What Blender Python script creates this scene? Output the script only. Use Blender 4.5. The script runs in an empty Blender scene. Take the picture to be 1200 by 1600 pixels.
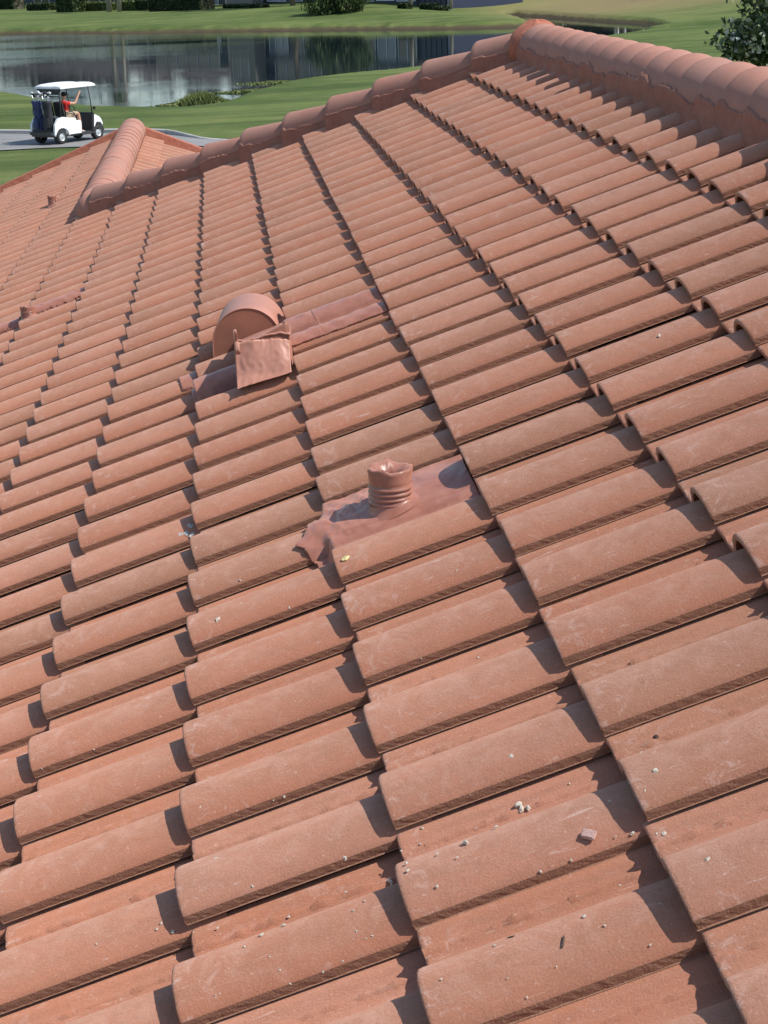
import bpy, bmesh, math, random
import numpy as np
from mathutils import Vector, Matrix, noise as mnoise
random.seed(7); rng = np.random.default_rng(7)
rad = math.radians
scene = bpy.context.scene
C = scene.collection

# ---------------------------------------------------------------- camera, sky, sun
H = 5.2                                             # eye height above the grass, metres
FPX, PITCH, ROLL, AZ, TH = 2820.0, 0.3003074805, -0.0367688218, 0.0804471729, 0.3944444109
W, E = 0.8201609452 * .35, 0.35                     # tile cover width and exposed length
fw = np.array([0, math.cos(PITCH), -math.sin(PITCH)]); up_ = np.array([0, math.sin(PITCH), math.cos(PITCH)]); rt_ = np.array([1., 0, 0])
RT = math.cos(ROLL) * rt_ + math.sin(ROLL) * up_; UP = -math.sin(ROLL) * rt_ + math.cos(ROLL) * up_
CAM = np.array([0, 0, H])
cd = bpy.data.cameras.new('camera'); cam = bpy.data.objects.new('camera', cd); C.objects.link(cam)
cd.sensor_fit = 'HORIZONTAL'; cd.sensor_width = 36; cd.lens = 36 * FPX / 1200; cd.clip_end = 6000; cd.clip_start = .05
cam.matrix_world = Matrix(((RT[0], UP[0], -fw[0], CAM[0]), (RT[1], UP[1], -fw[1], CAM[1]), (RT[2], UP[2], -fw[2], CAM[2]), (0, 0, 0, 1)))
scene.camera = cam

U = np.array([-math.sin(AZ), math.cos(AZ), 0.]); Hh = np.array([math.cos(AZ), math.sin(AZ), 0.]); Z = np.array([0, 0, 1.])
SUN = Hh * .685 - U * .27 + Z * .93; SUN /= np.linalg.norm(SUN)
sl = bpy.data.lights.new('sun', 'SUN'); so = bpy.data.objects.new('sun', sl); C.objects.link(so)
sl.energy = 4.4; sl.angle = rad(.55); sl.color = (1, .955, .89)
so.rotation_euler = Vector(SUN).to_track_quat('Z', 'Y').to_euler()
wd = bpy.data.worlds.new('World'); scene.world = wd; wd.use_nodes = True
nt = wd.node_tree; bg = nt.nodes['Background']
sky = nt.nodes.new('ShaderNodeTexSky'); sky.sky_type = 'NISHITA'; sky.sun_disc = False
sky.sun_elevation = math.asin(SUN[2]); sky.sun_rotation = math.atan2(SUN[0], SUN[1]); sky.dust_density = .7
nt.links.new(sky.outputs[0], bg.inputs[0]); bg.inputs[1].default_value = .135
scene.view_settings.view_transform = 'Standard'; scene.view_settings.look = 'None'
scene.view_settings.gamma = 1; scene.view_settings.exposure = .26
scene.cycles.max_bounces = 6; scene.cycles.transparent_max_bounces = 12

# ---------------------------------------------------------------- helpers
def ray(x, y): return fw * FPX + (x - 600) * RT + (800 - y) * UP
def ground(x, y, z=0.):                              # where the photo's pixel meets the level z
    d = ray(x, y); return CAM + d * ((z - H) / d[2])
def tag(o, label=None, cat=None, group=None, kind=None):
    if label: o['label'] = label
    if cat: o['category'] = cat
    if group: o['group'] = group
    if kind: o['kind'] = kind
    return o
def empty(name, loc, rz=0):
    o = bpy.data.objects.new(name, None); C.objects.link(o); o.location = Vector(loc); o.rotation_euler = (0, 0, rz); return o
def link(name, me, parent=None):
    o = bpy.data.objects.new(name, me); C.objects.link(o)
    if parent is not None: o.parent = parent
    return o
def copy_tree(o, parent=None):
    c = o.copy(); C.objects.link(c)
    if parent is not None: c.parent = parent
    for ch in list(o.children): copy_tree(ch, c)
    return c
def smooth(me, flag=True): me.polygons.foreach_set('use_smooth', [flag] * len(me.polygons))

class MB:
    def __init__(s): s.v = []; s.f = []; s.m = []; s.sm = []
    def add(s, vs, fs, mi=0, sm=False):
        b = len(s.v); s.v += [tuple(map(float, v)) for v in vs]; s.f += [tuple(b + i for i in f) for f in fs]
        s.m += [mi] * len(fs); s.sm += [sm] * len(fs); return s
    def box(s, lo, hi, M=None, mi=0, taper=1.):
        cx, cy = (lo[0] + hi[0]) / 2, (lo[1] + hi[1]) / 2
        vs = []
        for z, t in ((lo[2], 1.), (hi[2], taper)):
            for x, y in ((lo[0], lo[1]), (hi[0], lo[1]), (hi[0], hi[1]), (lo[0], hi[1])):
                vs.append((cx + (x - cx) * t, cy + (y - cy) * t, z))
        if M is not None: vs = [M @ Vector(v) for v in vs]
        return s.add(vs, [(0, 3, 2, 1), (4, 5, 6, 7), (0, 1, 5, 4), (1, 2, 6, 5), (2, 3, 7, 6), (3, 0, 4, 7)], mi)
    def grid(s, P, mi=0, sm=True, closeu=False):     # P: (a, b, 3)
        a, b = P.shape[:2]; vs = P.reshape(-1, 3); fs = []
        for i in range(a - (0 if closeu else 1)):
            for j in range(b - 1):
                i2 = (i + 1) % a; fs.append((i * b + j, i2 * b + j, i2 * b + j + 1, i * b + j + 1))
        return s.add(vs, fs, mi, sm)
    def tube(s, pts, rs, n=10, mi=0, caps=True, sm=True):
        pts = [Vector(p) for p in pts]; rs = rs if hasattr(rs, '__len__') else [rs] * len(pts)
        rings = []; ref = None
        for i, p in enumerate(pts):
            d = (pts[min(i + 1, len(pts) - 1)] - pts[max(i - 1, 0)]).normalized()
            if ref is None: ref = d.orthogonal().normalized()
            ref = (ref - d * ref.dot(d)).normalized(); q = d.cross(ref)
            rings.append([p + (ref * math.cos(2 * math.pi * k / n) + q * math.sin(2 * math.pi * k / n)) * rs[i] for k in range(n)])
        vs = [v for r in rings for v in r]
        fs = [(i * n + k, i * n + (k + 1) % n, (i + 1) * n + (k + 1) % n, (i + 1) * n + k) for i in range(len(pts) - 1) for k in range(n)]
        s.add(vs, fs, mi, sm)
        if caps: s.add(rings[0][::-1], [tuple(range(n))], mi); s.add(rings[-1], [tuple(range(n))], mi)
        return s
    def extrude(s, poly, y0, y1, mi=0, M=None):      # polygon in x,z pushed along y
        n = len(poly); vs = [(x, y0, z) for x, z in poly] + [(x, y1, z) for x, z in poly]
        if M is not None: vs = [M @ Vector(v) for v in vs]
        return s.add(vs, [tuple(range(n)), tuple(range(2 * n - 1, n - 1, -1))] + [(i + n, (i + 1) % n + n, (i + 1) % n, i) for i in range(n)], mi)
    def build(s, name, mats, parent=None, bevel=0, loc=None):
        me = bpy.data.meshes.new(name); me.from_pydata(s.v, [], s.f); me.update()
        for m in (mats if isinstance(mats, (list, tuple)) else [mats]): me.materials.append(m)
        me.polygons.foreach_set('material_index', s.m); me.polygons.foreach_set('use_smooth', s.sm)
        bm = bmesh.new(); bm.from_mesh(me); bmesh.ops.remove_doubles(bm, verts=bm.verts, dist=1e-5)
        bmesh.ops.recalc_face_normals(bm, faces=bm.faces)
        if bevel: bmesh.ops.bevel(bm, geom=[e for e in bm.edges if len(e.link_faces) == 2 and e.calc_face_angle() > .6], offset=bevel, segments=2, affect='EDGES', clamp_overlap=True)
        bm.to_mesh(me); bm.free()
        o = link(name, me, parent)
        if loc is not None: o.location = loc
        return o

# ---------------------------------------------------------------- materials
class NT:
    def __init__(s, name):
        s.m = bpy.data.materials.new(name); s.m.use_nodes = True; s.t = s.m.node_tree
        s.b = s.t.nodes['Principled BSDF']
    def n(s, typ, **kw):
        o = s.t.nodes.new('ShaderNode' + typ)
        for k, v in kw.items():
            if k in o.inputs.keys(): s.set(o.inputs[k], v)
            else: setattr(o, k, v)
        return o
    def set(s, inp, v):
        if hasattr(v, 'node') or isinstance(v, bpy.types.NodeSocket): s.t.links.new(v, inp)
        else: inp.default_value = v
    def noise(s, vec, scale, detail=4, rough=.6, dist=0.):
        o = s.n('TexNoise'); s.set(o.inputs['Vector'], vec); o.inputs['Scale'].default_value = scale; o.inputs['Detail'].default_value = detail
        o.inputs['Roughness'].default_value = rough; o.inputs['Distortion'].default_value = dist; return o.outputs['Fac']
    def ramp(s, fac, stops):
        o = s.n('ValToRGB'); s.set(o.inputs[0], fac); e = o.color_ramp.elements
        while len(e) < len(stops): e.new(.5)
        for i, (p, c) in enumerate(stops):
            e[i].position = p; e[i].color = (c, c, c, 1) if not hasattr(c, '__len__') else (*c, 1)
        return o.outputs[0]
    def mix(s, fac, a, b, mode='MIX'):
        o = s.n('Mix'); o.data_type = 'RGBA'; o.blend_type = mode
        s.set(o.inputs[0], fac)
        for i, v in ((6, a), (7, b)):
            if isinstance(v, (tuple, list)): o.inputs[i].default_value = (*v, 1)
            else: s.set(o.inputs[i], v)
        return o.outputs[2]
    def math(s, op, a, b=0.):
        o = s.n('Math'); o.operation = op; s.set(o.inputs[0], a); s.set(o.inputs[1], b); return o.outputs[0]
    def mapping(s, vec, sc):
        o = s.n('Mapping'); s.set(o.inputs['Vector'], vec); o.inputs['Scale'].default_value = sc; return o.outputs[0]
    def obj(s): return s.n('TexCoord').outputs['Object']
    def geo(s): return s.n('NewGeometry').outputs['Position']
    def bump(s, h, strength=.3, dist=.01, normal=None):
        o = s.n('Bump'); s.set(o.inputs['Height'], h); o.inputs['Strength'].default_value = strength; o.inputs['Distance'].default_value = dist
        if normal is not None: s.set(o.inputs['Normal'], normal)
        return o.outputs[0]
    def fin(s, col, rough=.7, normal=None, spec=None, metal=0):
        if 'Diffuse Roughness' in s.b.inputs.keys() and not isinstance(rough, float): s.b.inputs['Diffuse Roughness'].default_value = .9
        s.set(s.b.inputs['Base Color'], (*col, 1) if isinstance(col, tuple) else col); s.set(s.b.inputs['Roughness'], rough)
        s.b.inputs['Metallic'].default_value = metal
        if normal is not None: s.set(s.b.inputs['Normal'], normal)
        if spec is not None: s.b.inputs['Specular IOR Level'].default_value = spec
        return s.m

def simple(name, col, rough=.6, var=.15, scale=8, bump=.1, metal=0, spec=None, bd=.01):
    t = NT(name); p = t.obj(); n1 = t.noise(p, scale, 5); n2 = t.noise(p, scale * 9, 3)
    c = t.mix(t.ramp(n1, [(.3, 0.), (.7, 1.)]), tuple(x * (1 - var) for x in col), tuple(min(1, x * (1 + var)) for x in col))
    return t.fin(c, rough, t.bump(n2, bump, bd), spec, metal)

def tile_material(raw=False):
    t = NT('raw_concrete' if raw else 'painted_tile')
    at = t.n('Attribute'); at.attribute_name = 'tc'; p = at.outputs['Vector']
    ar = t.n('Attribute'); ar.attribute_name = 'tr'; sp = t.n('SeparateColor'); t.set(sp.inputs[0], ar.outputs['Color']); R, G, B = sp.outputs[:3]
    g = t.noise(t.geo(), 900, 2, .7); g2 = t.noise(t.geo(), 260, 3, .6)
    if raw:
        c = t.mix(g2, (.26, .135, .088), (.38, .21, .14))
        c = t.mix(t.ramp(g, [(.35, 1.), (.5, 0.)]), c, (.17, .085, .06))
        return t.fin(c, .95, t.bump(g2, .45, .003), .1)
    big = t.noise(p, 5, 4, .6, .4)
    base = t.mix(R, (.440, .172, .094), (.550, .236, .136))
    base = t.mix(t.ramp(G, [(.5, 0.), (1., .85)]), base, (.365, .19, .115))        # some tiles browner
    base = t.mix(t.ramp(B, [(.72, 0.), (1., .6)]), base, (.56, .28, .19))
    base = t.mix(t.ramp(big, [(.35, 0.), (.75, .5)]), base, (.55, .25, .158))
    wash = t.noise(t.mapping(p, (5, 1.4, 5)), 6, 5, .65, .6)
    base = t.mix(t.ramp(wash, [(.45, 0.), (.72, .5)]), base, (.37, .185, .118))
    # chalky bloom on the crown of the roll, z in tile space
    sx = t.n('SeparateXYZ'); ax = t.n('Attribute'); ax.attribute_name = 'tl'; t.set(sx.inputs[0], ax.outputs['Vector'])
    crown = t.ramp(t.math('MULTIPLY', sx.outputs[2], 18.), [(.5, 0.), (.84, 1.)])
    dust = t.math('MULTIPLY', crown, t.ramp(t.noise(p, 16, 6, .75, 1.), [(.42, 0.), (.68, .62)]))
    base = t.mix(t.math('MULTIPLY', crown, t.ramp(t.noise(t.mapping(p, (1, .5, 1)), 8, 5, .7, .5), [(.35, .12), (.65, .62)])), base, (.37, .195, .125))
    base = t.mix(dust, base, (.58, .34, .25))
    # pale scuffs near the butt and thin scratches
    nose = t.ramp(t.math('MULTIPLY', sx.outputs[1], 2.4), [(.02, 1.), (.20, .3), (1., .05)])
    sc = t.math('MULTIPLY', nose, t.ramp(t.noise(p, 30, 4, .7, .8), [(.55, 0.), (.65, .6)]))
    base = t.mix(sc, base, (.64, .44, .37))
    mp = t.n('Mapping'); t.set(mp.inputs['Vector'], p); mp.inputs['Rotation'].default_value = (0, 0, .5); mp.inputs['Scale'].default_value = (90, 9, 20)
    scr = t.math('MULTIPLY', t.ramp(t.noise(mp.outputs[0], 1, 3, .5, 1.6), [(.66, 0.), (.71, .6)]), t.ramp(t.noise(p, 9, 2), [(.50, 0.), (.60, 1.)]))
    mp2 = t.n('Mapping'); t.set(mp2.inputs['Vector'], p); mp2.inputs['Rotation'].default_value = (0, 0, -.9); mp2.inputs['Scale'].default_value = (120, 14, 20)
    scr = t.math('MAXIMUM', scr, t.math('MULTIPLY', t.ramp(t.noise(mp2.outputs[0], 1, 3, .5, 2.), [(.67, 0.), (.72, .7)]), t.ramp(t.noise(p, 7, 2), [(.52, 0.), (.60, 1.)])))
    base = t.mix(scr, base, (.68, .50, .43))
    chalk = t.math('MULTIPLY', t.ramp(t.noise(t.mapping(p, (13, 11, 13)), 1, 6, .8, 1.), [(.60, 0.), (.69, .65)]), t.ramp(t.noise(p, 45, 4, .7), [(.42, 0.), (.6, 1.)]))
    base = t.mix(chalk, base, (.66, .46, .39))
    spk = t.ramp(t.noise(p, 130, 2, .5), [(.70, 0.), (.75, .7)]); base = t.mix(spk, base, (.66, .45, .37))
    drk = t.ramp(t.noise(p, 150, 2, .5, .5), [(.24, .5), (.31, 0.)]); base = t.mix(drk, base, (.20, .09, .06))
    base = t.mix(t.ramp(g, [(.3, .62), (.62, 0.)]), base, (.27, .115, .07))
    base = t.mix(t.ramp(g2, [(.5, 0.), (.75, .22)]), base, (.66, .38, .29))
    pit = t.ramp(t.noise(p, 330, 2, .6), [(.30, 0.), (.38, 1.)])
    nrm = t.bump(g2, .34, .004, t.bump(pit, .35, .002, t.bump(t.noise(p, 28, 4), .25, .006)))
    t.b.inputs['Sheen Weight'].default_value = .03; t.b.inputs['Sheen Roughness'].default_value = .6
    return t.fin(base, t.ramp(big, [(.2, .62), (.8, .85)]), nrm, .25)
M_TILE = tile_material(); M_RAW = tile_material(True)

def cap_material():
    t = NT('ridge_cap_paint'); p = t.geo(); a = t.noise(p, 5, 5, .65); g = t.noise(p, 420, 3, .7); w = t.noise(p, 26, 5, .7, .6)
    oi = t.n('ObjectInfo').outputs['Random']
    c = t.mix(t.ramp(a, [(.3, 0.), (.7, 1.)]), (.40, .175, .118), (.49, .235, .172))
    c = t.mix(t.math('MULTIPLY', oi, .5), c, (.38, .22, .17))
    c = t.mix(t.ramp(w, [(.45, 0.), (.7, .6)]), c, (.33, .20, .165))
    c = t.mix(t.ramp(g, [(.35, .45), (.6, 0.)]), c, (.28, .15, .12))
    return t.fin(c, .75, t.bump(g, .3, .003), .25)
M_CAP = cap_material()
def mortar_material(name, c0, c1):
    t = NT(name); p = t.geo(); a = t.noise(p, 11, 5, .65, .4); g = t.noise(p, 120, 4, .7)
    c = t.mix(t.ramp(a, [(.3, 0.), (.7, 1.)]), c0, c1)
    c = t.mix(t.ramp(t.noise(p, 30, 4, .7), [(.62, 0.), (.75, .4)]), c, (.42, .22, .17))
    return t.fin(c, .8, t.bump(g, .6, .01, t.bump(a, .5, .03)), .2)
M_MORTAR = mortar_material('painted_mortar', (.32, .138, .098), (.40, .19, .14))
M_MORTAR2 = mortar_material('orange_mortar', (.37, .13, .082), (.44, .175, .115))
def lead_material():
    t = NT('painted_lead'); p = t.geo(); a = t.noise(p, 14, 5, .6, .6); f = t.noise(p, 70, 4, .6)
    c = t.mix(t.ramp(a, [(.35, 0.), (.65, 1.)]), (.36, .145, .096), (.47, .215, .150))
    c = t.mix(t.ramp(f, [(.58, 0.), (.75, .3)]), c, (.50, .30, .25))
    return t.fin(c, t.ramp(a, [(.3, .26), (.7, .46)]), t.bump(f, .18, .004), .5)
M_LEAD = lead_material()
M_METAL = simple('painted_sheet_metal', (.44, .205, .145), .5, .12, 6, .06, bd=.003)
M_DISC = simple('brown_disc_paint', (.27, .105, .065), .6, .15, 9, .12, bd=.003)
M_WHITE = simple('white_body', (.80, .82, .82), .35, .04, 3, .02)
M_BLACK = simple('black_plastic', (.02, .02, .022), .5, .2)
M_DARK = simple('dark_trim', (.035, .037, .04), .45, .2)
M_TYRE = simple('tyre_rubber', (.025, .025, .025), .85, .2)
M_RIM = simple('rim_grey', (.50, .53, .54), .4, .1, metal=.3)
M_SEAT = simple('seat_vinyl', (.62, .60, .55), .6, .08)
M_RED = simple('red_shirt', (.55, .02, .02), .85, .2, 20, .3)
M_SKIN = simple('skin', (.50, .27, .18), .6, .08)
M_HAIR = simple('dark_cap', (.02, .016, .016), .8, .2)
M_NAVY = simple('navy_bag', (.035, .05, .13), .7, .3)
M_BAG2 = simple('black_bag', (.02, .022, .028), .7, .3)
M_CLOTH = simple('pale_cloth', (.60, .62, .66), .9, .1)
M_STEEL = simple('club_steel', (.6, .6, .6), .25, .1, metal=1)
M_SHORTS = simple('tan_shorts', (.36, .28, .2), .9, .1)
t = NT('windscreen'); t.b.inputs['Transmission Weight'].default_value = 1; t.b.inputs['IOR'].default_value = 1.02
M_GLASS = t.fin((.84, .88, .9), .02)

# ---------------------------------------------------------------- ground and pond
POND = [(-400, 112), (-150, 124), (0, 139), (55, 147), (110, 158), (150, 163), (215, 165), (285, 165), (330, 160), (365, 149), (400, 136), (435, 126), (500, 117), (600, 108), (657, 102), (760, 85), (860, 66), (940, 55), (1000, 46), (1037, 40),
        (1010, 37.5), (960, 35), (900, 31), (850, 27), (800, 24), (786, 25), (800, 29), (818, 34), (829, 38), (822, 41), (780, 43), (700, 45), (520, 46.5), (300, 50), (200, 52), (100, 52.5), (0, 53), (-150, 58), (-400, 66)]
WL = -.35
pp = np.array([ground(x, y, -.10 if k < 20 else WL)[:2] for k, (x, y) in enumerate(POND)])
def sdist(X, Y):
    best = np.full(X.shape, 1e9); inside = np.zeros(X.shape, bool)
    for a, b in zip(pp, np.roll(pp, -1, 0)):
        d = b - a; L2 = (d ** 2).sum(); t_ = np.clip(((X - a[0]) * d[0] + (Y - a[1]) * d[1]) / L2, 0, 1)
        best = np.minimum(best, np.hypot(X - a[0] - t_ * d[0], Y - a[1] - t_ * d[1]))
        c = (a[1] > Y) != (b[1] > Y); xi = a[0] + (Y - a[1]) * (b[0] - a[0]) / (b[1] - a[1] + 1e-12); inside ^= c & (X < xi)
    return np.where(inside, -best, best)
mounds = [(*ground(985, 14)[:2], 26, 14, 1.6), (*ground(560, 150)[:2], 9, 9, .35), (*ground(720, 120)[:2], 11, 10, .25), (*ground(1060, 60)[:2], 12, 14, .25), (*ground(900, 75)[:2], 9, 12, .1),
          (*ground(430, 190)[:2], 5, 5, .12), (*ground(230, 185)[:2], 6, 4, .04), (*ground(1130, 25)[:2], 14, 16, .9), (*ground(760, 10)[:2], 30, 20, .5), (*ground(20, 180)[:2], 6, 5, .05)]
def land(X, Y, sd):
    wob = .16 * np.sin(X * .9 + np.sin(Y * .37) * 2) * np.sin(Y * .61 + X * .23)
    far = Y > 120
    z = np.interp(sd + wob * (np.abs(sd) < 3), [-8, 0, .35, .9, 3.5, 9], [-1.9, WL, -.14, -.05, 0, .02])
    z2 = np.interp(sd + wob * .7, [-8, 0, .5, 1.6, 7, 22], [-1.9, WL, WL + .42, WL + .5, .25, .45])
    z = np.where(far, z2, z)
    m = np.zeros(X.shape)
    for mx, my, sx_, sy_, hh in mounds: m += hh * np.exp(-((X - mx) / sx_) ** 2 - ((Y - my) / sy_) ** 2)
    m += .05 * np.sin(X * .31 + 1) * np.sin(Y * .23) 
    return z + m * np.clip((sd - .5) / 16, 0, 1) ** 1.5
az = np.concatenate([np.linspace(-180, -22, 30)[:-1], np.linspace(-22, -14, 20)[:-1], np.linspace(-14, 14, 420), np.linspace(14, 22, 20)[1:], np.linspace(22, 180, 30)[1:-1]])
rr = np.concatenate([np.geomspace(1.5, 30, 30)[:-1], np.geomspace(30, 230, 330), np.geomspace(230, 4000, 50)[1:]])
A, Rr = np.meshgrid(np.radians(az), rr, indexing='ij')
X, Y = Rr * np.sin(A), Rr * np.cos(A); SD = sdist(X, Y); ZZ = land(X, Y, SD)
na, nr = X.shape
idx = np.arange(na * nr).reshape(na, nr); nx = np.roll(idx, -1, 0)
F4 = np.stack([idx[:, :-1], nx[:, :-1], nx[:, 1:], idx[:, 1:]], -1).reshape(-1, 4)
def mesh_np(name, V, F, mats):
    me = bpy.data.meshes.new(name); me.vertices.add(len(V)); me.vertices.foreach_set('co', np.ascontiguousarray(V, np.float32).ravel())
    n = F.shape[1]; me.loops.add(F.size); me.loops.foreach_set('vertex_index', F.astype(np.int32).ravel())
    me.polygons.add(len(F)); me.polygons.foreach_set('loop_start', np.arange(0, F.size, n, dtype=np.int32)); me.polygons.foreach_set('loop_total', np.full(len(F), n, np.int32))
    for m in mats: me.materials.append(m)
    me.update(calc_edges=True); me.validate(); return me
def grass_material():
    t = NT('mown_grass'); p = t.geo(); a = t.noise(p, .11, 5, .6, .3); b = t.noise(p, .9, 5, .65); c_ = t.noise(p, 14, 4, .75)
    c = t.mix(t.ramp(a, [(.35, 0.), (.62, 1.)]), (.078, .125, .032), (.150, .195, .060))
    c = t.mix(t.ramp(b, [(.45, 0.), (.72, .55)]), c, (.23, .225, .10))
    st = t.noise(t.mapping(p, (.05, .42, 1)), 1, 4, .6, .5)
    c = t.mix(t.ramp(st, [(.47, 0.), (.62, .7)]), c, (.055, .085, .028))  # dark streaks: mottling, with the shade of undulations put into the colour
    c = t.mix(t.ramp(c_, [(.35, .55), (.6, 0.)]), c, (.05, .075, .022))
    sx = t.n('SeparateXYZ'); t.set(sx.inputs[0], p)
    dry = t.noise(p, .05, 4, .6)
    fary = t.math('MULTIPLY', t.ramp(t.math('MULTIPLY', sx.outputs[1], .005), [(.60, 0.), (.8, 1.)]), t.ramp(t.math('MULTIPLY', sx.outputs[0], .02), [(.12, 0.), (.3, 1.)]))
    c = t.mix(t.math('MULTIPLY', fary, t.ramp(dry, [(.35, .25), (.6, .8)])), c, (.26, .24, .10))
    dx = t.math('MULTIPLY', t.ramp(t.math('ABSOLUTE', t.math('MULTIPLY', t.math('SUBTRACT', sx.outputs[0], float(mounds[0][0])), .06)), [(.25, 1.), (.8, 0.)]),
                t.ramp(t.math('ABSOLUTE', t.math('MULTIPLY', t.math('SUBTRACT', sx.outputs[1], float(mounds[0][1])), .05)), [(.3, 1.), (.9, 0.)]))
    c = t.mix(t.math('MULTIPLY', dx, .75), c, (.25, .19, .10))
    mud = t.ramp(t.math('ADD', sx.outputs[2], t.math('MULTIPLY', t.math('SUBTRACT', b, .5), .25)), [(0., 1.), (.0001, 1.)])
    zz = t.math('ADD', t.math('MULTIPLY', sx.outputs[2], 1.), t.math('MULTIPLY', t.math('SUBTRACT', b, .5), .3))
    mud = t.ramp(t.math('ADD', zz, .5), [(.26, 1.), (.42, 0.)])
    c = t.mix(t.math('MULTIPLY', mud, t.ramp(t.math('MULTIPLY', sx.outputs[1], .01), [(.9, .35), (1.1, 1.)])), c, (.085, .068, .04))
    return t.fin(c, .95, t.bump(c_, .9, .05), .1)
M_GRASS = grass_material()
me = mesh_np('ground', np.stack([X, Y, ZZ], -1).reshape(-1, 3), F4[:, ::-1], [M_GRASS]); smooth(me)
tag(link('ground', me), 'mown golf course grass round the pond', kind='structure')
def water_material():
    t = NT('pond_water'); p = t.geo()
    n1 = t.noise(t.mapping(p, (1.1, 2.6, 1)), 1.3, 4, .6); n2 = t.noise(t.mapping(p, (.6, 1.3, 1)), 7, 3, .6)
    sx = t.n('SeparateXYZ'); t.set(sx.inputs[0], p)
    patch = t.ramp(t.noise(t.mapping(p, (.035, .09, 1)), 1.2, 3, .5), [(.42, .12), (.6, 1.)])
    side = t.ramp(t.math('MULTIPLY', t.math('ADD', sx.outputs[0], 40.), .02), [(.25, 1.), (.7, .06)])
    st = t.math('MULTIPLY', patch, side)
    hgt = t.math('MULTIPLY', t.math('ADD', n1, t.math('MULTIPLY', n2, .3)), t.math('ADD', t.math('MULTIPLY', st, 2.4), .1))
    t.b.inputs['IOR'].default_value = 1.26
    return t.fin((.008, .016, .024), .03, t.bump(hgt, .3, .022), .5)
mb = MB(); mb.add([(-150, 40, WL), (90, 40, WL), (90, 330, WL), (-150, 330, WL)], [(0, 1, 2, 3)])
tag(mb.build('pond_water', water_material()), 'still dark pond reflecting the trees', kind='structure')

# cart path with a kerb on its far side
def gz(x, y): return float(land(np.array([x]), np.array([y]), sdist(np.array([x]), np.array([y])))[0])
far_edge = [(-300, 208), (-120, 210), (0, 211.5), (75, 212), (150, 211), (225, 211), (258, 213), (285, 217), (312, 221), (360, 224), (430, 226), (520, 227)]
near_edge = [(-300, 250), (-120, 244), (0, 238), (75, 234), (150, 232), (225, 231), (262, 230.5), (285, 231), (312, 232), (360, 234), (430, 237), (520, 240)]
fe = [ground(*p) for p in far_edge]; ne = [ground(*p) for p in near_edge]
def resample(P, n):
    P = np.array(P); d = np.r_[0, np.cumsum(np.linalg.norm(np.diff(P[:, :2], axis=0), axis=1))]; s_ = np.linspace(0, d[-1], n)
    return np.stack([np.interp(s_, d, P[:, k]) for k in range(3)], 1)
fe = resample(fe, 90); ne = resample(ne, 90)
M_CONC = simple('path_concrete', (.21, .21, .205), .9, .2, .9, .3)
M_KERB = simple('kerb_concrete', (.42, .41, .39), .9, .15, 3, .3)
G = np.zeros((90, 9, 3))
for i in range(90):
    for j in range(9):
        q = ne[i] + (fe[i] - ne[i]) * j / 8; G[i, j] = (q[0], q[1], gz(q[0], q[1]) + .03)
mb = MB(); mb.grid(G); tag(mb.build('cart_path', M_CONC), 'pale concrete cart path', kind='structure')
mb = MB(); K = np.zeros((90, 5, 3))
for i in range(90):
    z = gz(fe[i][0], fe[i][1]); a = fe[i]; dn = np.array([0, 1, 0])
    hk = .13 if i < 62 else .13 * max(.25, 1 - (i - 62) / 12)
    for j, (oy, oz) in enumerate(((-.01, -.1), (0, hk), (.03, hk + .02), (.16, hk + .02), (.18, -.1))): K[i, j] = (a[0], a[1] + oy, z + oz)
mb.grid(K, sm=False); tag(mb.build('kerb', M_KERB), 'raised concrete kerb along the far side of the cart path', kind='structure')

# ---------------------------------------------------------------- roof
O = np.array([1.5752418427, 10.5125899407, -2.8885021807]) * .35 + np.array([0, 0, H])
ct, st_ = math.cos(TH), math.sin(TH)
Vd = Hh * ct + Z * st_; Nd = np.cross(Vd, U); Nd = Nd if Nd[2] > 0 else -Nd
T = .031
PROF = np.array([(0, .0160), (.0015, .0192), (.006, .0238), (.013, .0288), (.023, .0342), (.036, .0394), (.050, .0436), (.065, .0464), (.080, .0474), (.094, .0467), (.108, .0440), (.121, .0394), (.133, .0334), (.144, .0262), (.154, .0184), (.163, .0104), (.171, .0024), (.179, -.0052),
                 (.188, -.0118), (.199, -.0160), (.213, -.0178), (.231, -.0170), (.246, -.0105), (.252, -.0115), (.262, -.0062), (.276, -.0050), (.306, -.0050)])
PROF[:, 0] *= W / .287; PROF[:, 1] = np.where(PROF[:, 1] > .016, .016 + (PROF[:, 1] - .016) * 1.06, PROF[:, 1])
LOW = PROF[[0, 2, 4, 6, 8, 10, 12, 14, 16, 18, 20, 22, 26]]
def zsurf(ul, vl):                                   # top of the tiles over the roof plane, metres
    s_ = ul % W; k = vl % E; return np.interp(s_, PROF[:, 0], PROF[:, 1]) - T * k / E
def roofpt(ul, vl, nl=0.): return O + U * ul + Vd * vl + Nd * nl
def on_roof(x, y, extra=0.):                         # pixel -> roof coordinates on the tile surface
    d = ray(x, y); d = d / np.linalg.norm(d); rel = CAM - O; t0 = (.08 - rel @ Nd) / (d @ Nd)
    for i in range(4000):
        X_ = rel + d * (t0 + i * .0006); a, b, c = X_ @ U, X_ @ Vd, X_ @ Nd
        if c <= zsurf(a, b) + extra: break
    return a, b, zsurf(a, b)

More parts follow.
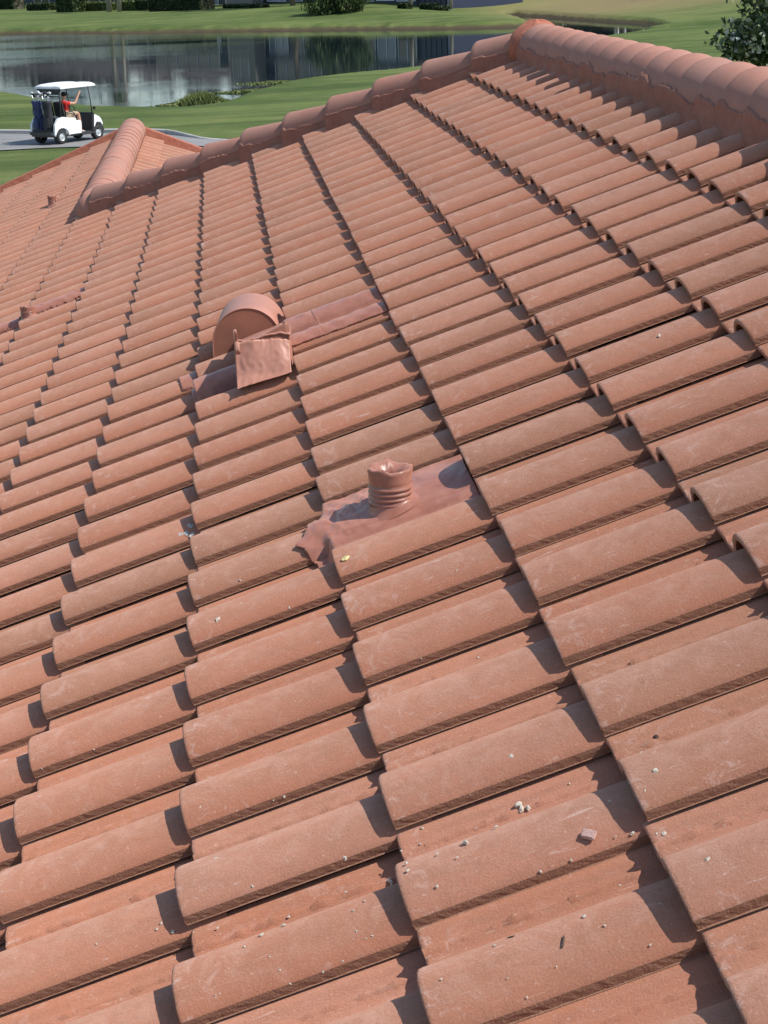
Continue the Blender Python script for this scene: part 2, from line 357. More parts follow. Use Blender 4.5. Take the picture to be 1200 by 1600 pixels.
def tile_mesh(name, cells, org, ud, vd, nd, clamp, hires):
    """cells: list of (u0, v0); one curved interlocking tile each, closed top / underside / butt / cut edge."""
    pr = PROF if hires else LOW
    nP = len(pr)
    tn = np.gradient(pr, axis=0); nrm = np.stack([-tn[:, 1], tn[:, 0]], 1); nrm /= np.linalg.norm(nrm, axis=1)[:, None]
    bot = pr - nrm * .0135; bot[:, 0] = np.clip(bot[:, 0], .0, None)
    bot[0] = (0.0, .0010)
    rows = np.array([0, .0025, .008, .05, .12, .20, .28, .36, .41]) if hires else np.array([0, .006, .18, .36, .41])
    drop = np.zeros(len(rows)); drop[0] = .0026; drop[1] = .0006
    nR = len(rows); V = []; Fc = []; MI = []; TC = []; TR = []; TL = []
    # template index faces
    def gidx(off, a, b): return off + a * nP + b
    ft = []; mt = []
    for a in range(nR - 1):
        for b in range(nP - 1):
            ft.append((gidx(0, a, b), gidx(0, a, b + 1), gidx(0, a + 1, b + 1), gidx(0, a + 1, b))); mt.append(0)
            o2 = nR * nP; ft.append((gidx(o2, a, b), gidx(o2, a + 1, b), gidx(o2, a + 1, b + 1), gidx(o2, a, b + 1))); mt.append(1)
    o2 = nR * nP
    for b in range(nP - 1): ft.append((gidx(0, 0, b), gidx(o2, 0, b), gidx(o2, 0, b + 1), gidx(0, 0, b + 1))); mt.append(0)
    nC = 46 if hires else 6
    oc = 2 * nR * nP; nK = 4 if hires else 2
    for a in range(nC - 1):
        for b in range(nK - 1): ft.append((oc + a * nK + b, oc + (a + 1) * nK + b, oc + (a + 1) * nK + b + 1, oc + a * nK + b + 1)); mt.append(1)
    tot = oc + nC * nK
    if hires:                                        # rough slurry bead along the ledge
        ob = tot; nB = 60
        for a in range(nB - 1):
            for b in range(2): ft.append((ob + a * 3 + b, ob + a * 3 + b + 1, ob + (a + 1) * 3 + b + 1, ob + (a + 1) * 3 + b)); mt.append(0)
        tot += nB * 3
    ft = np.array(ft); mt = np.array(mt)
    for (u0, v0) in cells:
        rv = rng.random(3); jit = rng.normal(0, 1, 5); toff = rng.random(3) * 40
        dv, dn, rot, tlt = jit[0] * .0022, jit[1] * .0011, jit[2] * .0035, jit[3] * .0022
        st_top = np.zeros((nR, nP, 3)); st_bot = np.zeros((nR, nP, 3))
        for a, rvv in enumerate(rows):
            st_top[a, :, 0] = pr[:, 0]; st_top[a, :, 1] = rvv; st_top[a, :, 2] = pr[:, 1] - drop[a]
            st_bot[a, :, 0] = bot[:, 0]; st_bot[a, :, 1] = rvv + (.001 if a == 0 else 0); st_bot[a, :, 2] = bot[:, 1]
        if hires:
            chip = rng.normal(0, .0004, nP); st_top[0, :, 1] += chip; 
        vc = np.linspace(.001, .41, nC); cut = np.zeros((nC, nK, 3))
        amp = .0009 if hires else .0005
        low = .0006 + (np.convolve(rng.normal(0, 1, nC + 4), [.2, .2, .2, .2, .2], 'valid') * .0022 if hires else 0)
        for b in range(nK):
            f_ = b / (nK - 1); cut[:, b, 0] = -.0008 - (rng.random(nC) * amp if b > 0 else 0) + (.003 * f_); cut[:, b, 1] = vc + rng.normal(0, .001, nC) * (hires)
            cut[:, b, 2] = .0172 + (low - .0172) * f_ + (rng.normal(0, .0005, nC) if (hires and 0 < b) else 0)
        parts = [st_top.reshape(-1, 3), st_bot.reshape(-1, 3), cut.reshape(-1, 3)]
        if hires:
            vb = np.linspace(0.002, .41, nB); bead = np.zeros((nB, 3, 3)); amp_ = np.clip(np.convolve(rng.normal(.5, 1.1, nB + 2), [.33] * 3, 'valid'), 0, 2)
            for b, (s_, zz_) in enumerate(((.233, -.0180), (.2400, -.0135), (.247, -.0125))):
                bead[:, b, 0] = s_ * W / .287 + rng.normal(0, .0009, nB); bead[:, b, 1] = vb; bead[:, b, 2] = zz_ + (amp_ * .0052 + .001 if b == 1 else 0)
            parts.append(bead.reshape(-1, 3))
        L = np.concatenate(parts)
        s_, v_, z_ = L[:, 0].copy(), L[:, 1].copy(), L[:, 2].copy()
        uu = u0 + s_ + rot * (v_ - .1); vv = v0 + v_ + dv - rot * (s_ - W / 2); nn = z_ - T * v_ / E + dn + tlt * (s_ / W - .5)
        if clamp is not None: uu, vv = clamp(uu, vv)
        P3 = org + uu[:, None] * ud + vv[:, None] * vd + nn[:, None] * nd
        base = len(V) * tot
        V.append(P3); Fc.append(ft + base); MI.append(mt)
        TC.append(L + toff); TL.append(L); TR.append(np.tile(np.r_[rv, 1.], (tot, 1)))
    V = np.concatenate(V); Fc = np.concatenate(Fc); MI = np.concatenate(MI)
    me = bpy.data.meshes.new(name); me.vertices.add(len(V)); me.vertices.foreach_set('co', V.astype(np.float32).ravel())
    me.loops.add(Fc.size); me.loops.foreach_set('vertex_index', Fc.astype(np.int32).ravel())
    me.polygons.add(len(Fc)); me.polygons.foreach_set('loop_start', np.arange(0, Fc.size, 4, dtype=np.int32)); me.polygons.foreach_set('loop_total', np.full(len(Fc), 4, np.int32))
    me.materials.append(M_TILE); me.materials.append(M_RAW)
    me.polygons.foreach_set('material_index', MI.astype(np.int32)); me.polygons.foreach_set('use_smooth', (MI == 0))
    for nm, dat in (('tc', TC), ('tl', TL)):
        at = me.attributes.new(nm, 'FLOAT_VECTOR', 'POINT'); at.data.foreach_set('vector', np.concatenate(dat).astype(np.float32).ravel())
    at = me.attributes.new('tr', 'FLOAT_COLOR', 'POINT'); at.data.foreach_set('color', np.concatenate(TR).astype(np.float32).ravel())
    me.update(calc_edges=True)
    return me

house = tag(empty('house', (0, 3, 0)), 'house with the terracotta barrel tile roof that fills the foreground', 'house')
def hpart(name, me, label=None):
    o = link(name, me, house); o.matrix_parent_inverse = house.matrix_basis.inverted()
    if label: o['label'] = label
    return o
def hbuild(mb, name, mats, label=None, **kw):
    o = mb.build(name, mats, None, **kw); o.parent = house; o.matrix_parent_inverse = Matrix.Translation(house.location).inverted()
    if label: o['label'] = label
    return o
house_inv = Matrix.Translation(house.location).inverted()
def fixp(o): o.matrix_parent_inverse = house_inv; return o

V_AX = 3.18 * E; K_HIP = 23.1 * E                    # ridge axis; hip axis u + .923 v = K_HIP
V_WING = -5.6 * E; U_WING = K_HIP - ct * V_WING     # wing ridge axis and where the hip meets it
U_END = 47.2 * E; V_EAVE = -12.0 * E
def clampP(u, v):
    vm = np.minimum(V_AX, np.maximum((K_HIP - u) / ct, V_WING))
    return np.minimum(u, U_END), np.minimum(v, vm)
near_c, far_c = [], []
for k in range(-2, 13):
    for i in range(-66, 20):
        u0, v0 = -i * W, -k * E
        um = u0 + W / 2
        if um > U_END or v0 + .03 > min(V_AX, max((K_HIP - um) / ct, V_WING)) or v0 < V_EAVE - .01: continue
        if u0 < -14.5 * E or (k, i) == (2, -1): continue          # one tile is left out for the vent pipe's lead sheet
        (near_c if (u0 < 10 * E) else far_c).append((u0, v0))
fixp(hpart('roof_tiles', tile_mesh('roof_tiles', near_c, O, U, Vd, Nd, clampP, True), 'near rows of the lit tile slope'))
fixp(hpart('roof_tiles', tile_mesh('roof_tiles', far_c, O, U, Vd, Nd, clampP, False), 'far rows of the lit tile slope'))
# hip end beyond the hip, the wing's far slope, and the slope behind the ridge
Apex = O + U * (K_HIP - ct * V_AX) + Vd * V_AX
WR = O + U * U_WING + Vd * V_WING                    # where the hip meets the wing ridge
def plane_tiles(org, ud, vd, nU, nV, ok, cl, label):
    nd = np.cross(vd, ud); nd = nd if nd[2] > 0 else -nd
    cells = [(i * W, -k * E) for k in range(1, nV) for i in range(*nU) if ok((i + .5) * W, -k * E)]
    fixp(hpart('roof_tiles', tile_mesh('roof_tiles', cells, org, ud, vd, nd, cl, False), label))
# wing far slope: origin at WR, upslope -Hh
def okW(u, v): return u > -v * ct - .1 and u < U_END - U_WING
def clW(u, v): return np.minimum(np.maximum(u, -v * ct), U_END - U_WING), np.minimum(v, 0)
plane_tiles(WR, U, -Hh * ct + Z * st_, (0, 27), 14, okW, clW, 'wing slope beyond its ridge')
aH = (Apex - WR) @ Hh
def okH(u, v): d = -v * ct; return -1.1 * d < u + W < 60 and u < 6.0 and d < 4.6 and u > -d - .2 and not (d > aH and u < (d - 2 * aH) - .0) 
def clH(u, v):                                       # u along +Hh from apex, d = distance down
    d = -v * ct; d = np.where(u < 0, np.maximum(d, -u), d); return u, -d / ct
plane_tiles(Apex, Hh, -U * ct + Z * st_, (-14, 12), 11, lambda u, v: okH(u, v) and -v * ct > max(-u, u) - .15 and (-v * ct < 2 * aH + u), lambda u, v: (u, np.minimum(v, -np.abs(u) / ct)), 'hip end slope facing the pond')
plane_tiles(Apex, -U, -Hh * ct + Z * st_, (-10, 40), 9, lambda u, v: u > v * ct - .1, lambda u, v: (np.maximum(u, v * ct), v), 'slope behind the main ridge')

# ---- caps
def cap_part(a, b, r0, r1, name='ridge_cap', th=.012, seg=20, up=Z, arc=1.12, label=None):
    """barrel cap from a (radius r0, tucked) to b (radius r1, laid on top)"""
    a, b = np.array(a), np.array(b); d = (b - a) / np.linalg.norm(b - a); sd_ = np.cross(d, up); sd_ /= np.linalg.norm(sd_); u2 = np.cross(sd_, d)
    L = np.linalg.norm(b - a); rows = [0, .25, .5, .75, .93, .985, 1.0]
    out = np.zeros((len(rows), seg + 1, 3)); inn = out.copy()
    w1, w2 = random.uniform(-.004, .004), random.uniform(-.004, .004)
    for i, t_ in enumerate(rows):
        r = r0 + (r1 - r0) * t_ - (.004 if t_ == 1 else 0)
        for j in range(seg + 1):
            ph = (-arc + 2 * arc * j / seg) * math.pi / 2
            dirv = sd_ * math.sin(ph) + u2 * math.cos(ph) * 1.0
            c = a + d * L * t_ + sd_ * w1 * t_ + u2 * w2 * (1 - t_)
            out[i, j] = c + dirv * r; inn[i, j] = c + dirv * (r - th)
    mb = MB(); mb.grid(out); mb.grid(inn)
    mb.grid(np.stack([out[-1], inn[-1]], 0), sm=False); mb.grid(np.stack([out[0], inn[0]], 0), sm=False)
    mb.grid(np.stack([out[:, 0], inn[:, 0]], 0), sm=False); mb.grid(np.stack([out[:, -1], inn[:, -1]], 0), sm=False)
    return hbuild(mb, name, M_CAP, label)
ridge_z = H - .572
def ridgept(u): p = O + U * u + Vd * V_AX; p[2] = ridge_z; return p
uA = K_HIP - ct * V_AX
u = uA - .09; n_ = 0
while u > -14 * E:
    cap_part(ridgept(u - .405) - Z * .006, ridgept(u) + Z * .004, .093, .149); u -= .308
hipdir = (WR - Apex); hl = np.linalg.norm(hipdir); hipdir /= hl
LIFT = .035
s0 = .0; cnt = int((hl - .1) / .372)
step = (hl - .12) / (cnt)
for j in range(cnt + 1):
    a = Apex + hipdir * (j * step - .03) + Z * (LIFT + .012); b = a + hipdir * (step + .05) + Z * .012
    if j == cnt: b = a + hipdir * .16 + Z * .01
    cap_part(a, b, .088, .131, 'hip_cap')
n_w = int((U_END - U_WING) / .33)
for j in range(n_w):
    a = WR + U * (j * (U_END - U_WING) / n_w) + Z * (LIFT - .03); b = a + U * .40
    cap_part(b, a - U * .0, .139, .146)
# rounded closed starter where hip and wing ridge meet
def lump(c, r, squash, mat, name, label, seed=0, seg=28, amp=.06):
    mb = MB(); P_ = np.zeros((seg, seg // 2 + 1, 3)); rg = np.random.default_rng(seed); ph = rg.random(6) * 6
    for i in range(seg):
        for j in range(seg // 2 + 1):
            a_, b_ = 2 * math.pi * i / seg, math.pi * j / (seg // 2)
            q = 1 + amp * (math.sin(3 * a_ + ph[0]) * math.sin(2 * b_ + ph[1]) + .5 * math.sin(7 * a_ + ph[2]) * math.sin(5 * b_ + ph[3]))
            P_[i, j] = (c[0] + r * squash[0] * q * math.sin(b_) * math.cos(a_), c[1] + r * squash[1] * q * math.sin(b_) * math.sin(a_), c[2] + r * squash[2] * q * math.cos(b_))
    mb.grid(P_, closeu=True)
    return hbuild(mb, name, mat, label)
lump(Apex + Z * .03 + Hh * -.02, .166, (1.0, .92, .90), M_MORTAR2, 'mortar', 'orange red mortar dome where hip and ridge meet', 3)
lump(WR + Z * .03 - U * .02 - Hh * .0, .138, (1.0, 1.0, 1.0), M_CAP, 'hip_starter', 'rounded cap where hip and wing ridge meet', 5, amp=.015)

# mortar beds: a lumpy skirt from high on the cap flank down to the pans
def bed(a, b, side, r, width, depth, n, name='mortar', label=None, period=.31, mat=None, hi=.25, r0=None, r1=None, phase=0., saw=.3):
    a, b = np.array(a), np.array(b); d = (b - a) / np.linalg.norm(b - a); L = np.linalg.norm(b - a); sd_ = np.cross(d, Z); sd_ /= np.linalg.norm(sd_)
    if sd_ @ side < 0: sd_ = -sd_
    m = 12; G = np.zeros((n, m, 3)); ph = rng.random(8) * 6
    no = np.convolve(rng.normal(0, 1, n + 6), np.ones(7) / 7, 'valid'); no2 = np.convolve(rng.normal(0, 1, n + 14), np.ones(15) / 15, 'valid')
    for i in range(n):
        x = L * i / (n - 1); fr = ((x - phase) % period) / period
        topang = hi + .02 * no[i] + .35 * no2[i] - saw * (fr - .5)
        topang = min(max(topang, -.15), .75)                      # angle above horizontal where the mortar starts
        rc = (r + .004) if r0 is None else (r0 + (r1 - r0) * fr + .005)
        for j in range(m):
            f_ = j / (m - 1)
            if f_ < .45:
                t_ = f_ / .45; an = topang * (1 - t_) ; off = sd_ * math.cos(an) * (rc + .006 * math.sin(t_ * 3.1)) + Z * math.sin(an) * rc
            else:
                t_ = (f_ - .45) / .55; off = sd_ * (rc + .004 + (width - rc) * t_ ** 1.8 + .008 * no[i] * math.sin(3.1 * t_)) - Z * depth * t_
            G[i, j] = a + d * x + off
        G[i, 0] -= (sd_ * .02)
    mb = MB(); mb.grid(G); return hbuild(mb, name, mat or M_MORTAR, label)
bed(ridgept(uA), ridgept(-14 * E), -Hh, .122, .150, .135, 900, label='red painted mortar along the near side of the ridge', period=.308, hi=.16, r0=.149, r1=.106, phase=.09)
bed(ridgept(uA), ridgept(-14 * E), Hh, .122, .155, .135, 200)
bed(Apex + Z * (LIFT + .016), WR + Z * (LIFT + .016), -U - Hh, .112, .132, .125, 500, label='red painted mortar under the hip caps', period=step, hi=.10, r0=.093, r1=.130, phase=.02, saw=-.35)
bed(Apex + Z * (LIFT + .016), WR + Z * (LIFT + .016), U + Hh, .112, .14, .125, 120)
bed(WR + Z * (LIFT + .01), WR + U * (U_END - U_WING) + Z * (LIFT + .01), -Hh, .124, .135, .12, 200, hi=-.05)
bed(WR + Z * (LIFT + .01), WR + U * (U_END - U_WING) + Z * (LIFT + .01), Hh, .124, .135, .12, 200, hi=.1)

# raised red verge (rake) at the far gable end
mb = MB()
for sgn, Ln in ((-1, abs(V_WING - V_EAVE) * ct + .2), (1, 3.6)):
    vd_ = Hh * sgn * ct - Z * st_
    p0 = WR + U * (U_END - U_WING); n2 = np.cross(vd_, U); n2 = n2 if n2[2] > 0 else -n2
    for lo, hi_, nlo, nhi in ((.0, .17, -.08, .085), (.16, .19, -.30, .06)):
        vs = []
        for s_ in (0, Ln / ct):
            for uu, nn in ((lo, nlo), (hi_, nlo), (hi_, nhi), (lo + .02, nhi)): vs.append(p0 + vd_ * s_ + U * uu + n2 * nn)
        mb.add(vs, [(0, 1, 2, 3), (7, 6, 5, 4), (0, 4, 5, 1), (1, 5, 6, 2), (2, 6, 7, 3), (3, 7, 4, 0)])
hbuild(mb, 'verge', M_MORTAR2, 'orange red verge at the far gable end', bevel=.01)
# roof deck, walls, fascia (below what the camera sees)
M_STUCCO = simple('stucco_wall', (.52, .44, .34), .9, .06, 3, .3)
M_DECK = simple('roof_felt', (.03, .025, .022), .95, .2)
mb = MB()
def deckquad(org, pts, nd_): 
    vs = [org + p - nd_ * .075 for p in pts] + [org + p - nd_ * .10 for p in pts]; n = len(pts)
    mb.add(vs, [tuple(range(n)), tuple(range(2 * n - 1, n - 1, -1))] + [(i, (i + 1) % n, (i + 1) % n + n, i + n) for i in range(n)])
deckquad(O, [U * (-14.5 * E) + Vd * V_EAVE, U * U_END + Vd * V_EAVE, U * U_END + Vd * V_WING, U * U_WING + Vd * V_WING, U * uA + Vd * V_AX, U * (-14.5 * E) + Vd * V_AX], Nd)
hbuild(mb, 'roof_deck', M_DECK)
ev = O + Vd * V_EAVE
def wallbox(u0, u1, h0, h1, z0, z1, mb):
    vs = []
    for z in (z0, z1):
        for a, b in ((u0, h0), (u1, h0), (u1, h1), (u0, h1)):
            q = O + U * a + Hh * b; vs.append((q[0], q[1], z))
    mb.add(vs, [(0, 3, 2, 1), (4, 5, 6, 7), (0, 1, 5, 4), (1, 2, 6, 5), (2, 3, 7, 6), (3, 0, 4, 7)])
hE = V_EAVE * ct
mb = MB(); wallbox(-14.2 * E, U_END - .35, hE + .5, V_WING * ct + 3.0, -.05, ev[2] - .15, mb); wallbox(-14.3 * E, uA + 2.2, hE + .51, V_AX * ct + 3.4, -.06, ev[2] - .12, mb)
hbuild(mb, 'wall', M_STUCCO)
mb = MB(); wallbox(-14.5 * E, U_END, hE - .02, hE + .02, ev[2] - .25, ev[2] - .08, mb); hbuild(mb, 'fascia', M_MORTAR2)

# ---------------------------------------------------------------- plumbing vents
def draped(u0, u1, v0, v1, nu, nv, lift, wr, flap=None, seed=1, soft=.6, ragged=.004):
    """sheet of lead dressed over the tiles; returns grid of points in roof space"""
    rg = np.random.default_rng(seed); P_ = np.zeros((nu, nv, 3)); ph = rg.random(12) * 6.28
    for i in range(nu):
        for j in range(nv):
            u_ = u0 + (u1 - u0) * i / (nu - 1); v_ = v0 + (v1 - v0) * j / (nv - 1)
            if i in (0, nu - 1): u_ += ragged * rg.normal()
            if j in (0, nv - 1): v_ += ragged * rg.normal()
            z_ = float(zsurf(u_, v_ if v_ >= v0 else v_))
            if flap is not None and v_ < flap[0]:
                t_ = min(1, (flap[0] - v_) / flap[1]); top = float(zsurf(u_, flap[0] + .001)); z_ = top + (float(zsurf(u_, v_)) - top) * (t_ * t_ * (3 - 2 * t_))
            wv = wr * (math.sin(u_ * 75 + ph[0] + 2 * math.sin(v_ * 30)) * math.sin(v_ * 48 + ph[1]) + .8 * math.sin(v_ * 95 + u_ * 40 + ph[2] + 2 * math.sin(u_ * 30)) + .6 * abs(math.sin(v_ * 60 - u_ * 33 + ph[3])))
            P_[i, j] = (u_, v_, z_ + lift + wv)
    return P_
def to_world(P_): return O + P_[..., 0:1] * U + P_[..., 1:2] * Vd + P_[..., 2:3] * Nd

def vent_pipe(px, py, rpx, hpx, label, flash, seed):
    u_, v_, z_ = plane_at(px, py, .006) if hpx > 40 else on_roof(px, py, .012)
    base = roofpt(u_, v_, z_); D = np.linalg.norm(base - CAM); sc = FPX / D; r = rpx / sc; hgt = hpx / sc
    root = tag(empty('plumbing_vent', base), label, 'vent pipe', 'lead wrapped vent pipes on the roof')
    mb = MB(); n = 40; prof = []
    zs = [-.06, -.02, 0]; rs = [r * 1.0] * 3
    for k in range(4):                                   # pressed rings, a hand's breadth of wrinkled lead
        z0 = .06 * hgt + k * .13 * hgt
        zs += [z0, z0 + .04 * hgt, z0 + .08 * hgt, z0 + .115 * hgt]; rs += [r * .93, r * 1.045, r * 1.045, r * .93]
    zs += [.62 * hgt, .72 * hgt, .88 * hgt, .96 * hgt, 1.0 * hgt]; rs += [r * .99, r * 1.0, r * 1.03, r * 1.05, r * 1.02]
    P_ = np.zeros((n, len(zs) + 5, 3))
    for i in range(n):
        a = 2 * math.pi * i / n; wob = 1 + .02 * math.sin(2 * a + seed) + .012 * math.sin(5 * a + seed)
        fold = .07 * math.sin(3 * a + seed) + .045 * math.sin(7 * a + 1.3 * seed) + .02 * math.sin(13 * a)
        for j, (z, rr_) in enumerate(zip(zs, rs)):
            q = rr_ * (wob if z > .6 * hgt else 1); P_[i, j] = (q * math.cos(a), q * math.sin(a), z + (hgt * fold * .5 if z > .9 * hgt else 0))
        for m_, (rf, zf) in enumerate(((.92, 1.0), (.80, .96), (.60, .90), (.40, .66), (.30, .1))):    # turned in lip
            q = r * rf * (1 + fold * 2.8 * (1 if m_ > 0 else .3)); P_[i, len(zs) + m_] = (q * math.cos(a), q * math.sin(a), hgt * (zf + fold * (.5 + .7 * (m_ in (1, 2, 3)))))
    mb.grid(P_, closeu=True); mb.build('pipe', M_LEAD, root)
    if flash:
        for nm, P3 in flash(u_, v_, r):
            mb = MB(); mb.grid(to_world(P3) - base); o = mb.build(nm, M_LEAD, root); sm_ = o.modifiers.new('thick', 'SOLIDIFY'); sm_.thickness = .0025; sm_.offset = -1
    # collar
    mb = MB(); P_ = np.zeros((36, 5, 3))
    slope = lambda x, y: (np.array([x, y, 0]) @ Hh) * st_ / ct
    for i in range(36):
        a = 2 * math.pi * i / 36
        for j, (q, z) in enumerate(((1.0, .42), (1.04, .25), (1.12, .12), (1.26, .03), (1.45, -.10))):
            x, y = r * q * math.cos(a), r * q * math.sin(a); P_[i, j] = (x, y, z * r + slope(x, y) * (1 if j > 1 else .7) - .004)
    mb.grid(P_, closeu=True); mb.build('collar', M_LEAD, root)
    return root
def plane_at(px, py, nn):
    d = ray(px, py); X_ = CAM - O; t0 = (nn - X_ @ Nd) / (d @ Nd); X_ = X_ + d * t0; return X_ @ U, X_ @ Vd, nn
def flashA(u_, v_, r):                               # one tile is missing here: the lead lies nearly flat in its place and hangs over the course below
    u0, k0 = W, -2 * E; nu, nv = 110, 150; G_ = np.zeros((nu, nv, 3)); rg = np.random.default_rng(4)
    j1 = np.convolve(rg.normal(0, 1, nu + 8), np.ones(9) / 9, 'valid') * .012; j2 = rg.normal(0, .0006, nv)
    for a in range(nu):
        for b in range(nv):
            s_ = -.10 + .375 * a / (nu - 1) + (j2[b] if a in (0, nu - 1) else 0); tt = b / (nv - 1)
            lo = k0 - .052 + j1[a] - .03 * max(0, .05 - abs(s_ - .03)) / .05; vv = lo + (k0 + E * .99 - lo) * tt; uu = u0 + s_
            tilt = -T * (vv - k0) / E
            low = float(np.interp(s_ % W, PROF[:, 0], PROF[:, 1])) - T * (1 + (vv - k0) / E) + .004
            here = float(np.interp(s_ % W, PROF[:, 0], PROF[:, 1])) + tilt + .005
            flat = .010 + .016 * math.sin(math.pi * min(1, max(0, s_ / .27))) ** .7 + tilt
            left = math.exp(-((vv - k0) / .13) ** 2)
            edge = math.sin(math.pi * min(1, max(0, (s_ + .03) / .29))) ** .5
            r1_ = abs(mnoise.noise((vv * 21 + s_ * 5, s_ * 6, 3.1))); r2_ = abs(mnoise.noise((vv * 40 - s_ * 16, s_ * 14 + vv * 5, 7.7)))
            fold = (-.016 * (r1_ - .25) * (.15 + left) - .008 * (r2_ - .25) * (.2 + left)) * edge + .004 * mnoise.noise((vv * 12, s_ * 12, 1.3))
            dp = math.hypot(uu - u_, vv - v_); fold *= min(1, max(0, (dp - r * .9) / .05))
            z_ = flat + fold if s_ >= 0 else max(here, (flat + fold) * (1 + s_ / .05) + here * (-s_ / .05) if s_ > -.05 else here)
            if s_ > .25: z_ = z_ * (1 - (s_ - .25) / .03) + (-.004 + tilt) * (s_ - .25) / .03
            if vv < k0 + .075: z_ = max(z_, low + .3 * fold)
            if vv < k0:
                q = min(1, (k0 - vv) / .03); q = q * q * (3 - 2 * q); z_ = z_ * (1 - q) + (low + .004 + fold * .9) * q
            G_[a, b] = (uu, vv, z_)
    return [('flashing', G_)]
vA = vent_pipe(611, 789, 33.5, 62, 'ribbed lead wrapped vent pipe with a crumpled top in the middle of the roof', flashA, 2.)
def flashB(u_, v_, r):
    i0 = math.floor(u_ / W); u0 = i0 * W; k0 = math.floor(v_ / E) * E
    return [('flashing', draped(u0 + .0, u0 + .17, k0 - .03, k0 + E * .99, 24, 50, .009, .0012, flap=(k0 - .002, .03), seed=8)), ('flashing', draped(u0 - .0 , u0 + .17, k0 - .17, k0 - .04, 24, 24, .010, .001, seed=9))]
vent_pipe(42, 492, 10.5, 17, 'small vent pipe with pinkish flashing at the left edge of the photo', flashB, 1.)
vent_pipe(81, 318, 6.5, 14, 'short bare vent stub left of the wing ridge, farthest of the three pipes', None, 3.)

# ---------------------------------------------------------------- round topped exhaust vent
u_, v_, z_ = on_roof(418, 596, .004)
vb = roofpt(u_, v_, z_); scv = FPX / np.linalg.norm(vb - CAM)
def px2m(p): return p / scv
xh = Hh; yb = U                                       # local: x to the right, y away, z up
root = tag(empty('roof_vent', vb), 'round topped terracotta painted metal exhaust vent with crinkled flashing', 'roof vent')
def vl(x, y, z): return xh * x + yb * y + Z * z       # offset from vb, metres
R_ = px2m(54); cxv, czv, yv = px2m(-26), -.030, .80
R_ *= 1.13; mb = MB(); n = 48; depth = .24
tilt = .10
def drum(rf, yy, a):
    ext = 0. if 0 <= a <= math.pi else (-a if a < 0 else a - math.pi); aa = min(max(a, 0), math.pi)
    return vl(cxv + R_ * rf * math.cos(aa) + .10 * yy, yv + yy, czv + R_ * rf * math.sin(aa) - ext * .5 + .04 * yy)
prof = [(.972, .002), (.975, -.001), (.997, -.001), (1.004, .003), (1.0, .012), (1.0, depth), (.97, depth + .01), (.0, depth + .012)]
P_ = np.zeros((n + 1, len(prof), 3))
for i in range(n + 1):
    a = -.25 + (math.pi + .5) * i / n
    for j, (rf, yy) in enumerate(prof): P_[i, j] = drum(rf, yy, a)
mb.grid(P_)
mb.build('hood', M_METAL, root)
mb = MB(); ring = [drum(.968, .010, 2 * math.pi * i / 48) for i in range(48)]
ring = [drum(.980, .0015, a) for a in np.linspace(-.25, math.pi + .25, 44)]
mb.add(ring, [tuple(range(len(ring)))]); mb.build('disc', M_DISC, root, loc=None).modifiers.new('t', 'SOLIDIFY').thickness = .003
# apron in front: bent sheet from the torn seam down to the tile
def sheet(name, fn, nu, nv, mat=M_METAL):
    P_ = np.array([[fn(i / (nu - 1), j / (nv - 1)) for j in range(nv)] for i in range(nu)]); mb = MB(); mb.grid(P_); o = mb.build(name, mat, root)
    s = o.modifiers.new('t', 'SOLIDIFY'); s.thickness = .002; return o
rgv = np.random.default_rng(11); jag = np.convolve(rgv.normal(0, 1, 46), [.3, .4, .3], 'same')
x0, x1 = px2m(-48), px2m(37)
def apron(a, b):
    x = x0 + (x1 - x0) * a; topz = .122 + px2m(4) * math.sin(a * 3) + px2m(1.4) * jag[min(45, int(a * 45))] * b ** 8
    botz = .016 + x * .27
    z = botz + (topz - botz) * (b ** 1.6) + .0035 * math.sin(a * 7 + 2.5 * b) * math.sin(b * 5) * (1 - b); y = -.03 + .09 * b ** .6 + .0045 * math.sin(a * 5 + 1) * (1 - b) + .003 * math.sin(a * 3.5 + b * 4)
    cr = mnoise.noise((a * 4.2, b * 3.1, 5.5)) * .005 + (abs(mnoise.noise((a * 7, b * 5, 9.))) - .2) * .004
    return vl(x, y + cr, z)
sheet('apron', apron, 60, 30)
def apron_side(a, b):
    p1 = apron(1., b); return p1 + vl(.016 * a, (.25 * a), -.02 * a * (1 - b))
sheet('apron', apron_side, 8, 14)
def apron_left(a, b):
    p1 = apron(0., b); return p1 + vl(-.002 * a, .52 * a, -.03 * a * b - .03 * a)
sheet('apron', apron_left, 6, 14)
def spike(a, b):
    zt = px2m(74) * (1 - .0 * a); x = x0 + px2m(9) * a * (1 - b * .6); return vl(x, .05 - .006 * math.sin(b * 9), .085 + .085 * b + px2m(1) * jag[int(b * 20)])
sheet('torn_strip', spike, 4, 14)
seam = []
for i in range(22):
    a = i / 21; seam.append(vl(x0 + (x1 - x0 + .005) * a, .065 + .004 * jag[i], .125 + px2m(22) * max(0, a - .25) * (1 if a < .8 else (1 - (a - .8) * 2)) + px2m(2.5) * jag[i + 5]))
mb = MB(); mb.tube(seam, [.004 + .0015 * abs(j) for j in jag[:22]], 6); mb.build('torn_seam', M_METAL, root)
def gusset(a, b):
    q0 = vl(px2m(-18), .065, .127); q1 = vl(px2m(36), .08, .178); q2 = vl(px2m(39), .065, .122)
    t1 = q0 + (q1 - q0) * a; t2 = q0 + (q2 - q0) * a; return t1 + (t2 - t1) * b
sheet('apron', gusset, 10, 8, M_DISC)
def deck(a, b):
    q = apron(a, 1.) * (1 - b) + vl(x0 + (x1 - x0) * a, .80, .02 + (x0 + (x1 - x0) * a) * .35) * b
    return q + Z * (.004 * math.sin(a * 9 + b * 4) * b * (1 - b) * 4 - .012)
sheet('deck_plate', deck, 16, 16)
